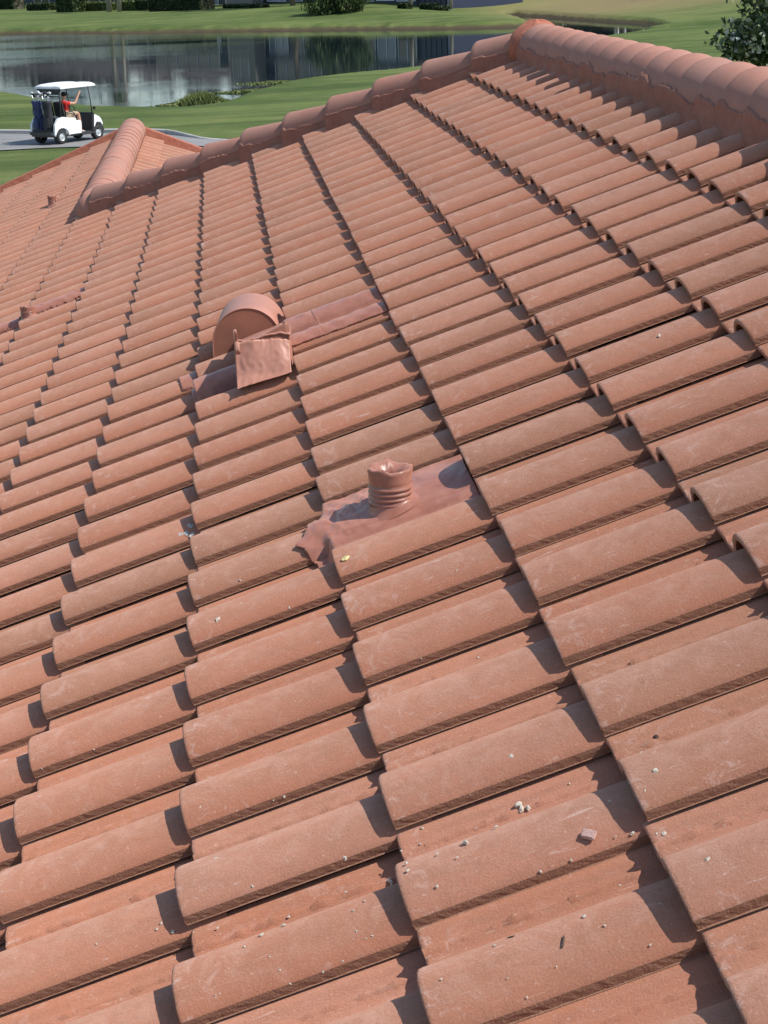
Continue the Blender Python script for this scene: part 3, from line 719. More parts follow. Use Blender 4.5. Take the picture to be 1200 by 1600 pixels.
# flashing sheets dressed over the neighbouring rolls
k2 = math.floor((v_ + .02) / E) * E
iu = math.floor(u_ / W)
def add_flash(u0, u1, v0, v1, seed, nu=90, nv=70, wr=.0011, lift=.008, flap=None):
    G_ = draped(u0, u1, v0, v1, nu, nv, lift, wr, flap=flap, seed=seed, ragged=.0009); mb = MB(); mb.grid(to_world(G_) - vb); o = mb.build('flashing', M_LEAD, root)
    s = o.modifiers.new('t', 'SOLIDIFY'); s.thickness = .0022; s.offset = -1
uR = math.floor(on_roof(530, 512)[0] / W) * W
vR = math.floor(on_roof(530, 512)[1] / E) * E
add_flash(uR + .012, uR + 1.62 * W, vR + .105, vR + E * .995, 21)
add_flash(uR + .012 - .0, uR + 1.60 * W, vR - .02, vR + .115, 22, lift=.0085, flap=(vR - .001, .02))
a_, b_, _ = on_roof(338, 606)
uL = math.floor(a_ / W) * W; vL_ = math.floor(b_ / E) * E
add_flash(uL - .004, uL + W * .93, vL_ - .02, vL_ + E * .62, 23, 90, 60, .0008, .010, flap=(vL_ - .002, .02))
a_, b_, _ = on_roof(285, 615)
add_flash(math.floor(a_ / W) * W + .0, math.floor(a_ / W) * W + .15, math.floor(b_ / E) * E + E * .80, math.floor(b_ / E) * E + E * .98, 24, 24, 24)

# ---------------------------------------------------------------- debris on the tiles
M_CRUMB = simple('white_mortar', (.66, .60, .50), .9, .15, 60, .6); M_CHIP = simple('clay_chip', (.60, .38, .33), .9, .12, 80, .5)
M_YEL = simple('yellow_scrap', (.72, .62, .28), .8, .2, 90, .4); M_DROP = simple('dropping', (.52, .50, .47), .8, .35, 120, .5)
M_LITTER = simple('dark_litter', (.10, .06, .045), .9, .3, 60, .5)
def crumb(name, px, py, w, hgt, mat, label, cat, group=None, seed=0, elong=1.5, n=1):
    a, b, z = on_roof(px, py); base = roofpt(a, b, z); sc = FPX / np.linalg.norm(base - CAM); r = w / sc / 2
    rg = random.Random(seed * 31 + 5); bm = bmesh.new()
    for k in range(n):
        r2 = bmesh.ops.create_icosphere(bm, subdivisions=2, radius=1)['verts']; ang = rg.random() * 3
        ox, oy = ((k - (n - 1) / 2) * r * 1.1, rg.uniform(-.4, .4) * r) if n > 1 else (0, 0)
        rk = r * (rg.uniform(.5, .8) if n > 1 else 1); s4 = [rg.random() * 6 for _ in range(4)]
        for v in r2:
            q = 1 + .22 * math.sin(3 * v.co.x + s4[0]) * math.sin(4 * v.co.y + s4[1]) + .15 * math.sin(6 * v.co.z + s4[2] + 2 * v.co.x)
            x, y, z2 = v.co.x * q * rk, v.co.y * q * rk / elong, v.co.z * q * rk * hgt
            v.co = Vector((x * math.cos(ang) - y * math.sin(ang) + ox, x * math.sin(ang) + y * math.cos(ang) + oy, max(z2, -.2 * rk)))
    me = bpy.data.meshes.new(name); bm.to_mesh(me); bm.free(); me.materials.append(mat)
    o = link(name, me); s_ = (zsurf(a + .004, b) - zsurf(a - .004, b)) / .008
    nn = Nd - U * float(s_); nn /= np.linalg.norm(nn)
    o.location = Vector(base + nn * r * hgt * .15); o.rotation_euler = Vector(nn).to_track_quat('Z', 'Y').to_euler()
    return tag(o, label, cat, group)
a, b, z = on_roof(920, 1306); base = roofpt(a, b, z); sc_ = FPX / np.linalg.norm(base - CAM)
mb = MB(); r = 12 / sc_; mb.add([(-r, -r * .55, 0), (r * .95, -r * .62, 0), (r * 1.05, r * .75, 0), (-r * .8, r * .8, 0), (-r * .95, -r * .5, r * .5), (r * .9, -r * .55, r * .6), (r * .95, r * .7, r * .62), (-r * .8, r * .72, r * .5)], [(0, 3, 2, 1), (4, 5, 6, 7), (0, 1, 5, 4), (1, 2, 6, 5), (2, 3, 7, 6), (3, 0, 4, 7)])
o = mb.build('tile_chip', M_CHIP, bevel=r * .12); s_ = (zsurf(a + .004, b) - zsurf(a - .004, b)) / .008; nn = Nd - U * float(s_)
o.location = Vector(base); o.rotation_euler = Vector(nn).to_track_quat('Z', 'Y').to_euler(); tag(o, 'squarish pinkish chip of broken tile lying flat near the bottom right', 'tile chip')
crumb('mortar_lump', 816, 1263, 17, .6, M_CRUMB, 'cluster of white mortar lumps, the largest white debris on the roof', 'mortar lump', seed=1, n=3)
crumb('mortar_lump', 611, 1380, 15, .5, M_CRUMB, 'elongated grey and white lump in the shaded gap between two tiles below the middle', 'mortar lump', seed=2, elong=2.2, n=2)
crumb('yellow_scrap', 540, 873, 13, .5, M_YEL, 'pale yellow scrap on the tile just below the ribbed vent pipe', 'debris', seed=3)
crumb('mortar_lump', 341, 969, 9, .7, M_CRUMB, 'cream crumb alone on a tile left of and below the ribbed vent pipe', 'mortar lump', seed=4)
crumb('bird_dropping', 291, 835, 17, .08, M_DROP, 'white and grey bird dropping splashed on the end of a tile', 'bird dropping', seed=5, n=3)
crumb('bird_dropping', 297, 822, 12, .1, M_DROP, 'dark grey bird dropping beside the white splash', 'bird dropping', seed=6, n=2)
crumb('leaf_litter', 880, 1472, 26, .12, M_LITTER, 'thin dark sliver of leaf litter at the bottom right', 'leaf litter', seed=7, elong=6)
crumb('leaf_litter', 798, 1464, 16, .12, M_LITTER, 'short dark sliver left of the thin leaf litter', 'leaf litter', seed=8, elong=5)
crumb('leaf_litter', 1026, 1152, 12, .5, M_LITTER, 'small reddish brown scrap right of the middle, above the white crumbs', 'leaf litter', seed=9)
spots = [(799, 1182, 11), (922, 1305, 0), (775, 1292, 8), (728, 1317, 14), (684, 1334, 6), (660, 1294, 7), (627, 1330, 6), (635, 1349, 7), (637, 1360, 7), (683, 1385, 6), (850, 1373, 6), (968, 1384, 7), (893, 1402, 6), (913, 1432, 8), (945, 1446, 6), (888, 1596, 6), (1038, 1303, 9), (1106, 1343, 11), (1024, 1205, 11), (1002, 1176, 6), (1008, 1236, 6), (988, 1302, 9), (1030, 525, 8),
         (313, 1262, 8), (447, 1251, 7), (375, 1309, 6), (337, 1343, 10), (448, 1345, 6), (395, 1386, 8), (340, 1450, 5), (451, 1433, 6), (552, 1423, 6), (557, 1455, 5), (572, 1467, 5), (582, 1463, 6), (409, 1461, 10), (443, 1446, 9), (437, 1516, 5), (252, 1443, 6), (245, 1452, 6), (270, 1456, 7), (151, 1475, 4), (452, 950, 5), (540, 1342, 9), (620, 1178, 0), (520, 1243, 0), (1060, 1012, 0), (690, 1530, 6), (760, 1445, 5)]
rs_ = random.Random(5)
spots = [(x, y, w * .85) for x, y, w in spots] + [(rs_.uniform(300, 1060), rs_.uniform(1240, 1560), rs_.uniform(3, 5.5)) for _ in range(34)] + [(rs_.uniform(20, 900), rs_.uniform(850, 1240), rs_.uniform(3, 4.5)) for _ in range(12)]
for k, (x, y, w) in enumerate(spots):
    if w: crumb('mortar_crumb', x, y, w, .6, M_CRUMB, 'tiny white mortar crumb lying on the lit tiles', 'mortar crumb', 'tiny white mortar crumbs scattered on the roof', seed=20 + k, elong=random.uniform(1, 1.9))

# ---------------------------------------------------------------- golf cart
gr = ground(96, 228); gf = ground(153, 220.5)
dirv = np.array([gf[0] - gr[0], gf[1] - gr[1]]); 
ang = rad(53)
SC = .92
cart = tag(empty('golf_cart', (0, 0, 0), ang), 'white golf cart with a white roof parked on the path by the pond', 'golf cart')
cart.scale = (SC, SC, SC)
def Tm(x=0, y=0, z=0, r=(0, 0, 0)):
    from mathutils import Euler
    return Matrix.Translation((x, y, z)) @ Euler(r).to_matrix().to_4x4()
# local frame: x forward, y left, origin on the ground under the middle. Near (right) side is y<0
WB, TR_ = 1.66, .46
off = Matrix.Rotation(ang, 3, 'Z') @ Vector((-WB / 2, -TR_, 0)) * SC
cart.location = Vector((gr[0] - off.x, gr[1] - off.y, gz(gr[0], gr[1]) + .03))
def body_side():
    arch = [(-.83 + .30 * math.cos(a), .24 + .27 * math.sin(a)) for a in np.linspace(math.pi * .98, .02, 12)]
    return [(-1.18, .30), (-1.13, .31)] + arch + [(-.50, .28), (.02, .28), (.04, .66), (-.05, .70), (-.25, .70), (-.40, .80), (-.75, .86), (-1.0, .82), (-1.15, .62)]
mb = MB(); mb.extrude(body_side(), -.58, -.50); mb.extrude(body_side(), .50, .58); mb.box((-.62, -.52, .30), (.0, .52, .66)); mb.build('rear_body', M_WHITE, cart, bevel=.018)
mb = MB(); mb.extrude([(-1.2, .24), (.0, .20), (.62, .20), (.75, .27), (.60, .30), (-1.2, .36)], -.50, .50); mb.box((-1.28, -.50, .30), (-.95, .50, .40)); mb.box((.0, -.60, .22), (.62, .60, .27)); mb.build('chassis', M_DARK, cart, bevel=.01)
mb = MB(); mb.extrude([(.62, .27), (.66, .78), (.76, .82), (1.02, .70), (1.12, .52), (1.08, .36), (.98, .52), (.82, .54), (.72, .38)], -.50, .50); mb.build('front_cowl', M_WHITE, cart, bevel=.03)
mb = MB(); mb.extrude([(.56, .27), (.60, .84), (.68, .90), (.72, .80), (.66, .27)], -.52, .52); mb.extrude([(.70, .36), (.82, .55), (1.0, .52), (1.12, .34), (1.14, .26), (1.05, .3), (.8, .3)], -.52, .52); mb.build('dashboard', M_BLACK, cart, bevel=.015)
for s_ in (-1, 1):
    mb = MB(); mb.box((1.06, s_ * .34 - .07, .48), (1.105, s_ * .34 + .07, .56)); mb.build('headlight', M_RIM, cart, bevel=.01)
for wx in (-.83, .83):
    for s_ in (-1, 1):
        y0 = s_ * TR_; P_ = []
        prof = [(.13, -.085), (.20, -.095), (.225, -.08), (.232, -.03), (.232, .03), (.225, .08), (.20, .095), (.13, .085)]
        P_ = np.array([[(wx + r_ * math.cos(a), y0 + yy, .232 + r_ * math.sin(a)) for r_, yy in prof] for a in np.linspace(0, 2 * math.pi, 28, endpoint=False)])
        mb = MB(); mb.grid(P_, closeu=True); tyre = mb.build('wheel', M_TYRE, cart)
        rp = [(.135, .075), (.125, .06), (.09, .05), (.06, .07), (.0, .075)]
        P_ = np.array([[(wx + r_ * math.cos(a), y0 + s_ * yy, .232 + r_ * math.sin(a)) for r_, yy in rp] for a in np.linspace(0, 2 * math.pi, 28, endpoint=False)])
        mb = MB(); mb.grid(P_, closeu=True); mb.build('rim', M_RIM, tyre)
mb = MB(); mb.box((-.62, -.50, .66), (-.08, .50, .80)); mb.build('seat', M_SEAT, cart, bevel=.035)
for s_ in (-1, 1):
    mb = MB(); mb.box((-.06, -.21, -.24), (.06, .21, .24), Tm(-.60, s_ * .25, 1.08, (0, -.18, 0))); mb.build('backrest', M_BLACK, cart, bevel=.035)
    mb = MB(); mb.tube([(-.58, s_ * .47, .80), (-.52, s_ * .50, .98), (-.28, s_ * .50, 1.0), (-.16, s_ * .50, .92), (-.12, s_ * .50, .78)], .016, 8); mb.build('hip_rail', M_BLACK, cart)
# roof canopy, posts, windscreen
def canopy(a, b):
    x = -.80 + 1.58 * a; y = -.60 + 1.20 * b
    ex = min(a, 1 - a) * 1.58; ey = min(b, 1 - b) * 1.2; e_ = min(ex, ey)
    z = 1.80 + .055 * (1 - math.exp(-e_ / .05)) + .03 * math.sin(math.pi * a) + (.012 if .12 < b < .3 or .7 < b < .88 else 0)
    return (x, y, z)
P_ = np.array([[canopy(i / 30, j / 24) for j in range(25)] for i in range(31)])
mb = MB(); mb.grid(P_); Q = P_.copy(); Q[:, :, 2] = 1.745; mb.grid(Q)
for e1, e2 in ((P_[0], Q[0]), (P_[-1], Q[-1]), (P_[:, 0], Q[:, 0]), (P_[:, -1], Q[:, -1])): mb.grid(np.stack([e1, e2], 0), sm=False)
mb.build('canopy', M_WHITE, cart)
for s_ in (-1, 1):
    mb = MB(); mb.tube([(-.80, s_ * .50, .62), (-.80, s_ * .52, 1.2), (-.74, s_ * .52, 1.79)], .022, 8); mb.build('post', M_BLACK, cart)
    mb = MB(); mb.tube([(.64, s_ * .50, .80), (.58, s_ * .52, 1.3), (.50, s_ * .52, 1.79)], .018, 8); mb.build('post', M_BLACK, cart)
mb = MB(); mb.box((-.77, -.50, 1.56), (-.73, .50, 1.78)); mb.tube([(-.76, -.52, 1.50), (-.76, .52, 1.50)], .018, 6); mb.build('canopy_brace', M_BLACK, cart)
mb = MB(); mb.add([(.625, -.47, .92), (.625, .47, .92), (.515, .47, 1.74), (.515, -.47, 1.74), (.633, -.47, .92), (.633, .47, .92), (.523, .47, 1.74), (.523, -.47, 1.74)], [(0, 1, 2, 3), (7, 6, 5, 4), (0, 4, 5, 1), (1, 5, 6, 2), (2, 6, 7, 3), (3, 7, 4, 0)]); mb.build('windscreen', M_GLASS, cart)
mb = MB(); mb.tube([(.62, .0, .84), (.42, .23, .93)], .018, 6)
mb.tube([(.40 + .08 * math.sin(a) * .5, .24 + .17 * math.cos(a), .95 + .17 * math.sin(a) * .85) for a in np.linspace(0, 2 * math.pi, 22)], .014, 6, caps=False); mb.build('steering_wheel', M_BLACK, cart)
mb = MB(); mb.tube([(.62, -.52, 1.02), (.64, -.60, 1.04)], .01, 6); mb.box((.61, -.68, .99), (.64, -.58, 1.08)); mb.build('mirror', M_BLACK, cart)
mb = MB(); mb.box((-1.16, -.46, .40), (-.95, .46, .46)); mb.box((-1.02, -.46, .8), (-.98, .46, .84)); mb.box((-1.02, -.46, .40), (-.98, -.42, .84)); mb.box((-1.02, .42, .40), (-.98, .46, .84)); mb.build('bag_rack', M_BLACK, cart)
cart_m = Matrix.Translation(cart.location) @ Matrix.Rotation(ang, 4, 'Z') @ Matrix.Scale(SC, 4)
def golf_bag(x, y, mat, label, heads, lean):
    p = cart_m @ Vector((x, y, .46)); b = tag(empty('golf_bag', p, ang), label, 'golf bag', 'golf bags strapped to the back of the cart'); b.scale = (SC * 1.1,) * 3
    mb = MB(); P_ = np.array([[((r_ * math.cos(a)) * 1.0 - lean * z, r_ * 1.15 * math.sin(a), z) for z, r_ in ((-.08, 0), (-.08, .12), (0, .13), (.2, .135), (.45, .125), (.62, .12), (.78, .145), (.84, .15), (.85, .12), (.80, .0))] for a in np.linspace(0, 2 * math.pi, 18, endpoint=False)])
    mb.grid(P_, closeu=True); mb.build('bag_body', mat, b)
    mb = MB(); mb.box((-.20, -.11, .05), (-.09, .11, .36)); mb.box((-.17, -.08, .42), (-.10, .08, .60)); mb.build('pocket', mat, b, bevel=.03)
    rg = random.Random(len(label))
    for k in range(heads):
        a = 6.28 * k / heads; x1, y1 = .08 * math.cos(a) - lean * .85, .09 * math.sin(a); h1 = rg.uniform(.95, 1.08)
        mb = MB(); mb.tube([(x1 * .8, y1 * .8, .6), (x1 * 1.3, y1 * 1.3, h1)], .008, 5)
        mb.add(*ico(.038 if k % 2 else .05, (x1 * 1.3, y1 * 1.3 - .015, h1 + .02), (.8, 1.3, .9)), (1 if k % 3 else 1), True); mb.build('club', [M_STEEL, M_BAG2 if k % 3 else M_CLOTH], b)
    mb = MB(); mb.tube([(-.16, -.05, .25), (-.26, 0, .5), (-.18, .05, .72)], .015, 6); mb.build('strap', mat, b)
def ico(r, c, s=(1, 1, 1)):
    bm = bmesh.new(); bmesh.ops.create_icosphere(bm, subdivisions=2, radius=r); vs = [(v.co.x * s[0] + c[0], v.co.y * s[1] + c[1], v.co.z * s[2] + c[2]) for v in bm.verts]
    fs = [tuple(v.index for v in f.verts) for f in bm.faces]; bm.free(); return vs, fs
golf_bag(-1.0, .25, M_NAVY, 'navy golf bag on the far side of the cart rear', 7, .10)
golf_bag(-1.02, -.22, M_BAG2, 'black golf bag nearer the camera, beside the navy one', 7, .08)

# person in the near seat, right hand up on the roof post
def skinned(name, verts, edges, radii, mat, parent=None, root=0, sub=2):
    me = bpy.data.meshes.new(name); me.from_pydata(verts, edges, []); me.materials.append(mat); o = link(name, me, parent)
    sk = o.modifiers.new('skin', 'SKIN'); sk.use_smooth_shade = True
    for i, r in enumerate(radii): me.skin_vertices[0].data[i].radius = (r, r) if not hasattr(r, '__len__') else r
    me.skin_vertices[0].data[root].use_root = True
    s = o.modifiers.new('sub', 'SUBSURF'); s.levels = s.render_levels = sub; return o
pp_ = cart_m @ Vector((-.36, -.27, .80))
person = tag(empty('person', pp_, ang), 'person in a red shirt and dark cap seated in the cart with one arm raised', 'person'); person.scale = (SC,) * 3
J = [(0, 0, .10), (-.03, 0, .28), (-.06, 0, .45), (-.05, 0, .52), (-.02, 0, .60),                 # pelvis, waist, chest, neck, skull base
     (.02, 0, .70), (.02, 0, .77),                                                             # head
     (-.05, -.19, .46), (.20, -.29, .44), (.36, -.30, .70), (.41, -.31, .78),                        # near arm up
     (-.05, .19, .46), (.02, .24, .22), (.26, .16, .16), (.34, .15, .17),                            # far arm
     (.02, -.10, .09), (.44, -.14, .12), (.50, -.15, -.28), (.50, -.15, -.44), (.64, -.16, -.50),
     (.02, .10, .09), (.45, .12, .12), (.52, .12, -.28), (.52, .12, -.44), (.66, .12, -.50)]
Ed = [(0, 1), (1, 2), (2, 3), (3, 4), (4, 5), (5, 6), (2, 7), (7, 8), (8, 9), (9, 10), (2, 11), (11, 12), (12, 13), (13, 14), (0, 15), (15, 16), (16, 17), (17, 18), (18, 19), (0, 20), (20, 21), (21, 22), (22, 23), (23, 24)]
Rd = [.14, .125, .15, .055, .06, .095, .07, .065, .045, .033, .028, .065, .045, .033, .028, .095, .062, .05, .036, .03, .095, .062, .05, .036, .03]
for hb, dx, dy, dz in ((10, .03, .0, .035), (14, .04, .0, .0)):
    for k in range(4):
        b0 = J[hb]; oy = (k - 1.5) * .018; J.append((b0[0] + dx, b0[1] + oy, b0[2] + dz)); Rd.append(.010); Ed.append((hb, len(J) - 1)); J.append((b0[0] + dx * 1.8, b0[1] + oy + .01, b0[2] + dz * 1.5 - .01)); Rd.append(.008); Ed.append((len(J) - 2, len(J) - 1))
    b0 = J[hb]; J.append((b0[0] + .02, b0[1] + .045, b0[2] + .01)); Rd.append(.010); Ed.append((hb, len(J) - 1))
J.append((.115, 0, .695)); Rd.append(.014); Ed.append((5, len(J) - 1))        # nose
skinned('person_body', J, Ed, Rd, M_SKIN, person)
skinned('shirt', [(0, 0, .10), (-.03, 0, .28), (-.06, 0, .45), (-.05, 0, .515), (-.05, -.18, .47), (.07, -.245, .455), (-.05, .18, .47), (0, .235, .30)], [(0, 1), (1, 2), (2, 3), (2, 4), (4, 5), (2, 6), (6, 7)], [.165, .155, .178, .075, .09, .07, .09, .07], M_RED, person)
skinned('shorts', [(0, 0, .08), (.02, -.10, .09), (.38, -.135, .115), (.02, .10, .09), (.38, .115, .115)], [(0, 1), (1, 2), (0, 3), (3, 4)], [.15, .11, .085, .11, .085], M_SHORTS, person)
mb = MB(); mb.add(*ico(.108, (.015, 0, .745), (1, .92, .80)), 0, True); mb.box((.06, -.07, .735), (.20, .07, .75)); mb.build('cap', M_HAIR, person, bevel=.004)
for s_ in (-.16, .12):
    mb = MB(); mb.add(*ico(.075, (.585, s_, -.515), (1.7, .65, .6)), 0, True); mb.build('shoe', M_WHITE, person)

# ---------------------------------------------------------------- vegetation
def leafmat(name, c0, c1, c2=None, rough=.6):
    t = NT(name); p = t.geo(); ri = t.n('NewGeometry').outputs['Random Per Island']
    c = t.mix(ri, c0, c1)
    if c2: c = t.mix(t.ramp(ri, [(.80, 0.), (.86, 1.)]), c, c2)
    return t.fin(c, rough, None, .35)
M_LEAF = leafmat('leaf_green', (.022, .045, .012), (.07, .105, .028)); M_LEAFD = leafmat('leaf_dark', (.014, .03, .010), (.045, .07, .02))
M_LEAFY = leafmat('leaf_yellowish', (.05, .08, .018), (.13, .16, .04)); M_LEAFG = leafmat('leaf_glossy', (.035, .062, .016), (.10, .14, .045), (.36, .40, .24), .42)
M_BARK = simple('bark', (.16, .13, .10), .95, .3, 12, .8, bd=.03); M_PALMB = simple('palm_bark', (.30, .27, .23), .95, .2, 12, .8, bd=.02)
def leaves(name, n, crown, size, mat, seed, clump=.5, droop=0., aspect=.5):
    """crown(rng)-> center samples; leaf quads clustered in clumps"""
    rg = np.random.default_rng(seed); nc = max(8, n // 26); cs = np.array([crown(rg) for _ in range(nc)])
    pick = rg.integers(0, nc, n); pos = cs[pick] + rg.normal(0, clump, (n, 3)) * np.array([1, 1, .75])
    a = rg.normal(0, 1, (n, 3)); a[:, 2] -= droop; a /= np.linalg.norm(a, axis=1)[:, None]
    b = np.cross(a, rg.normal(0, 1, (n, 3))); b /= np.linalg.norm(b, axis=1)[:, None]
    sz = size * rg.uniform(.6, 1.3, n)[:, None]; nn_ = np.cross(a, b) * .18
    V = np.stack([pos - a * sz * .5, pos + b * sz * aspect * .5 + nn_ * sz, pos + a * sz * .5, pos - b * sz * aspect * .5 + nn_ * sz], 1).reshape(-1, 3)
    return mesh_np(name, V, np.arange(4 * n).reshape(n, 4), [mat])
def blob_crown(lobes):
    def f(rg):
        c, r = lobes[rg.integers(0, len(lobes))]; d = rg.normal(0, 1, 3); d /= np.linalg.norm(d); return np.array(c) + d * np.array(r) * rg.uniform(.55, 1.) ** .5
    return f
def tree_proto(name, h, spread, mat, seed, n=3600, leaf=.34, trunk_r=.22, bark=None):
    rg = random.Random(seed); root = empty(name, (0, 0, 0)); lobes = []; mb = MB()
    th = h * .35; mb.tube([(0, 0, -.2), (.05, .02, th * .5), (.12, -.05, th)], [trunk_r * 1.2, trunk_r, trunk_r * .8], 9)
    for k in range(7):
        a = 6.28 * k / 7 + rg.random(); rr_ = spread * rg.uniform(.35, .75); zz = h * rg.uniform(.5, .82); e_ = (rr_ * math.cos(a), rr_ * math.sin(a), zz)
        mb.tube([(.12, -.05, th * .95), (e_[0] * .5, e_[1] * .5, th + (zz - th) * .55), e_], [trunk_r * .55, trunk_r * .32, .04], 6)
        lobes.append((e_, (spread * .42, spread * .42, h * .17)))
    lobes.append(((0, 0, h * .82), (spread * .5, spread * .5, h * .16))); lobes.append(((0, 0, h * .6), (spread * .55, spread * .55, h * .16)))
    mb.build('trunk', bark or M_BARK, root); link('crown', leaves('crown', n, blob_crown(lobes), leaf, mat, seed, clump=spread * .085), root)
    return root
protoA = tree_proto('broad_tree', 11, 5.2, M_LEAF, 1); protoB = tree_proto('broad_tree', 12.5, 5.0, M_LEAFD, 2, n=4200)
def palm_proto(seed, h=8.):
    rg = random.Random(seed); root = empty('palm_tree', (0, 0, 0)); mb = MB(); mb.tube([(0, 0, -.2), (.05, 0, h * .5), (-.05, .05, h)], [.26, .2, .16], 10); mb.build('trunk', M_PALMB, root)
    V, Fs = [], []
    for k in range(26):
        a = 6.28 * k / 26 + rg.random() * .3; el = rg.uniform(-.5, 1.1); L = 2.1
        pts = [Vector((math.cos(a) * L * t_ * math.cos(el * (1 - t_)), math.sin(a) * L * t_ * math.cos(el * (1 - t_)), h + math.sin(el) * L * t_ - 1.5 * t_ * t_)) for t_ in np.linspace(0.05, 1, 9)]
        sd_ = Vector((-math.sin(a), math.cos(a), 0))
        for i in range(8):
            for s_ in (-1, 1):
                w_ = .42 * math.sin(math.pi * (i + 1.2) / 10); d_ = (pts[i + 1] - pts[i])
                b_ = len(V); V += [pts[i], pts[i] + d_ * .45, pts[i] + d_ * 1.5 + sd_ * s_ * w_ - Vector((0, 0, .25 * w_ + .1)), pts[i] + d_ * 1.1 + sd_ * s_ * w_ * .9 - Vector((0, 0, .2 * w_ + .08))]; Fs.append((b_, b_ + 1, b_ + 2, b_ + 3))
    mb = MB(); mb.add(V, Fs); me = bpy.data.meshes.new('crown'); me.from_pydata([tuple(v) for v in V], [], Fs); me.materials.append(M_LEAFY); link('crown', me, root)
    return root
protoP = palm_proto(5)
used = set()
def place(proto, x, y, s, rz, label, cat, group=None, z=None):
    if id(proto) in used: o = copy_tree(proto)
    else: o = proto; used.add(id(proto))
    o.location = (x, y, gz(x, y) if z is None else z); o.rotation_euler = (0, 0, rz); o.scale = (s, s, s); return tag(o, label, cat, group)
def gp(px, py, push=0):
    g = ground(px, py, .35); d = g[:2] / np.linalg.norm(g[:2]); return g[0] + d[0] * push, g[1] + d[1] * push
# two pale trunks on the far lawn, palms and background trees (their crowns show in the pond's reflection)
for px, py, s, rz, lb in ((171, 22, 1.05, 0, 'pale trunked palm on the far lawn, left one of the pair'), (187, 22, .95, 1, 'pale trunked palm on the far lawn, right one of the pair'), (642, 19, .72, 2, 'young palm before the navy screened porch across the pond'), (705, 14, .62, 3, 'low leafy palm at the right end of the navy screened porch')):
    place(protoP, *gp(px, py), s, rz, lb, 'palm tree', 'palms across the pond')
place(protoB, *gp(458, 18), 1.0, .5, 'broad dark tree with a grey trunk beside the beige wall across the pond', 'tree', 'trees across the pond')
bgt = [(420, 8, 30, 1.05, 'A'), (505, 8, 28, 1.15, 'B'), (560, 8, 22, 1.0, 'A'), (600, 4, 34, 1.1, 'B'), (670, 4, 34, 1.0, 'B'), (725, 8, 6, .95, 'A'), (760, 10, 8, 1.0, 'B'), (265, 2, 40, .95, 'A'), (120, 2, 46, .8, 'B'), (-20, 4, 40, .9, 'A'), (50, 2, 50, .75, 'A'), (830, -10, 60, 1.0, 'B'), (900, -12, 60, 1.0, 'A'), (1060, -16, 60, .9, 'B'), (1150, -14, 50, .9, 'A'), (200, 0, 60, .9, 'B'), (300, 0, 50, .85, 'A')]
names_ = ['behind the dark glazed house', 'behind the drooping shrub', 'at the right of the drooping shrub', 'behind the blue grey porch', 'behind the navy porch', 'at the spit before the low palm', 'at the very end of the spit', 'behind the tall clipped hedge', 'behind the long clipped hedge', 'at the far left edge', 'behind the low round hedge', 'beyond the inlet of the pond', 'beyond the dry mound, left side', 'beyond the dry mound, right side', 'beyond the fairway behind the glossy leaved tree', 'behind the twin palms', 'behind the white screen frame']
for (px, py, push, s, kd), nm in zip(bgt, names_):
    place(protoA if kd == 'A' else protoB, *gp(px, py, push), s, random.random() * 6, ('leafy green tree ' if kd == 'A' else 'tall dark tree ') + nm, 'tree', 'trees across the pond')
# the wood behind the houses, seen only as one dark mass (mostly in the pond)
lobs = []; rgt_ = np.random.default_rng(77)
for px in np.arange(-330, 1320, 17):
    if 318 < px < 372: continue
    x_, y_ = gp(px, 0, 34 + rgt_.uniform(-8, 22)); top = 15. + 3. * math.sin(px * .021) + rgt_.uniform(-2, 2.2)
    if px > 800: top -= 3
    if px < 230: top -= 1.5 * min(1, (230 - px) / 120)
    lobs += [((x_, y_, top * .42), (3.4, 2.5, top * .42)), ((x_ + 1, y_ + 1, top * .75), (2.6, 2.5, top * .22))]
tl = link('wood', leaves('wood', 76000, blob_crown(lobs), 1.15, leafmat('wood_green', (.006, .014, .006), (.022, .036, .014)), 41, .6)); tag(tl, 'dark wood standing behind the houses across the pond', kind='stuff')
# hedges
def hedge(px0, px1, ytop, ybot, dep, label, mat=M_LEAFD, seed=0, name='hedge'):
    x0_, y0_ = gp(px0, ybot); x1_, y1_ = gp(px1, ybot); D = math.hypot(x0_, y0_); sc = FPX / math.hypot(D, H); hh = (ybot - ytop) / sc * 1.0
    L = math.hypot(x1_ - x0_, y1_ - y0_); cx, cy = (x0_ + x1_) / 2, (y0_ + y1_) / 2
    root = tag(empty(name, (cx, cy, gz(cx, cy)), math.atan2(y1_ - y0_, x1_ - x0_)), label, 'hedge', 'clipped hedges before the houses'); rg = np.random.default_rng(seed)
    n = int(700 * L * hh) + 300; q = rg.random((n, 3)); face = rg.integers(0, 4, n); q[face == 0, 1] = rg.random((face == 0).sum()) * .08; q[face == 1, 2] = 1 - rg.random((face == 1).sum()) * .08; q[face == 2, 0] = np.where(rg.random((face == 2).sum()) > .5, .98, .02)
    pos = (q - np.array([.5, 0, 0])) * np.array([L, dep, hh]) + rg.normal(0, .03, (n, 3)); a = rg.normal(0, 1, (n, 3)); a /= np.linalg.norm(a, axis=1)[:, None]; b = np.cross(a, rg.normal(0, 1, (n, 3))); b /= np.linalg.norm(b, axis=1)[:, None]
    s_ = .10; V = np.stack([pos - a * s_, pos + b * s_, pos + a * s_, pos - b * s_], 1).reshape(-1, 3)
    link('foliage', mesh_np('foliage', V, np.arange(4 * n).reshape(n, 4), [mat]), root)
    mb = MB(); mb.box((-L / 2 + .12, .12, 0), (L / 2 - .12, dep - .1, hh - .12)); mb.build('stems', M_BARK, root)
    return root
hedge(-40, 22, -10, 16, 1.5, 'dark hedge at the far left beyond the pond', seed=1)
hedge(42, 74, 8, 18, 1.2, 'low rounded hedge left of the square one', seed=2)
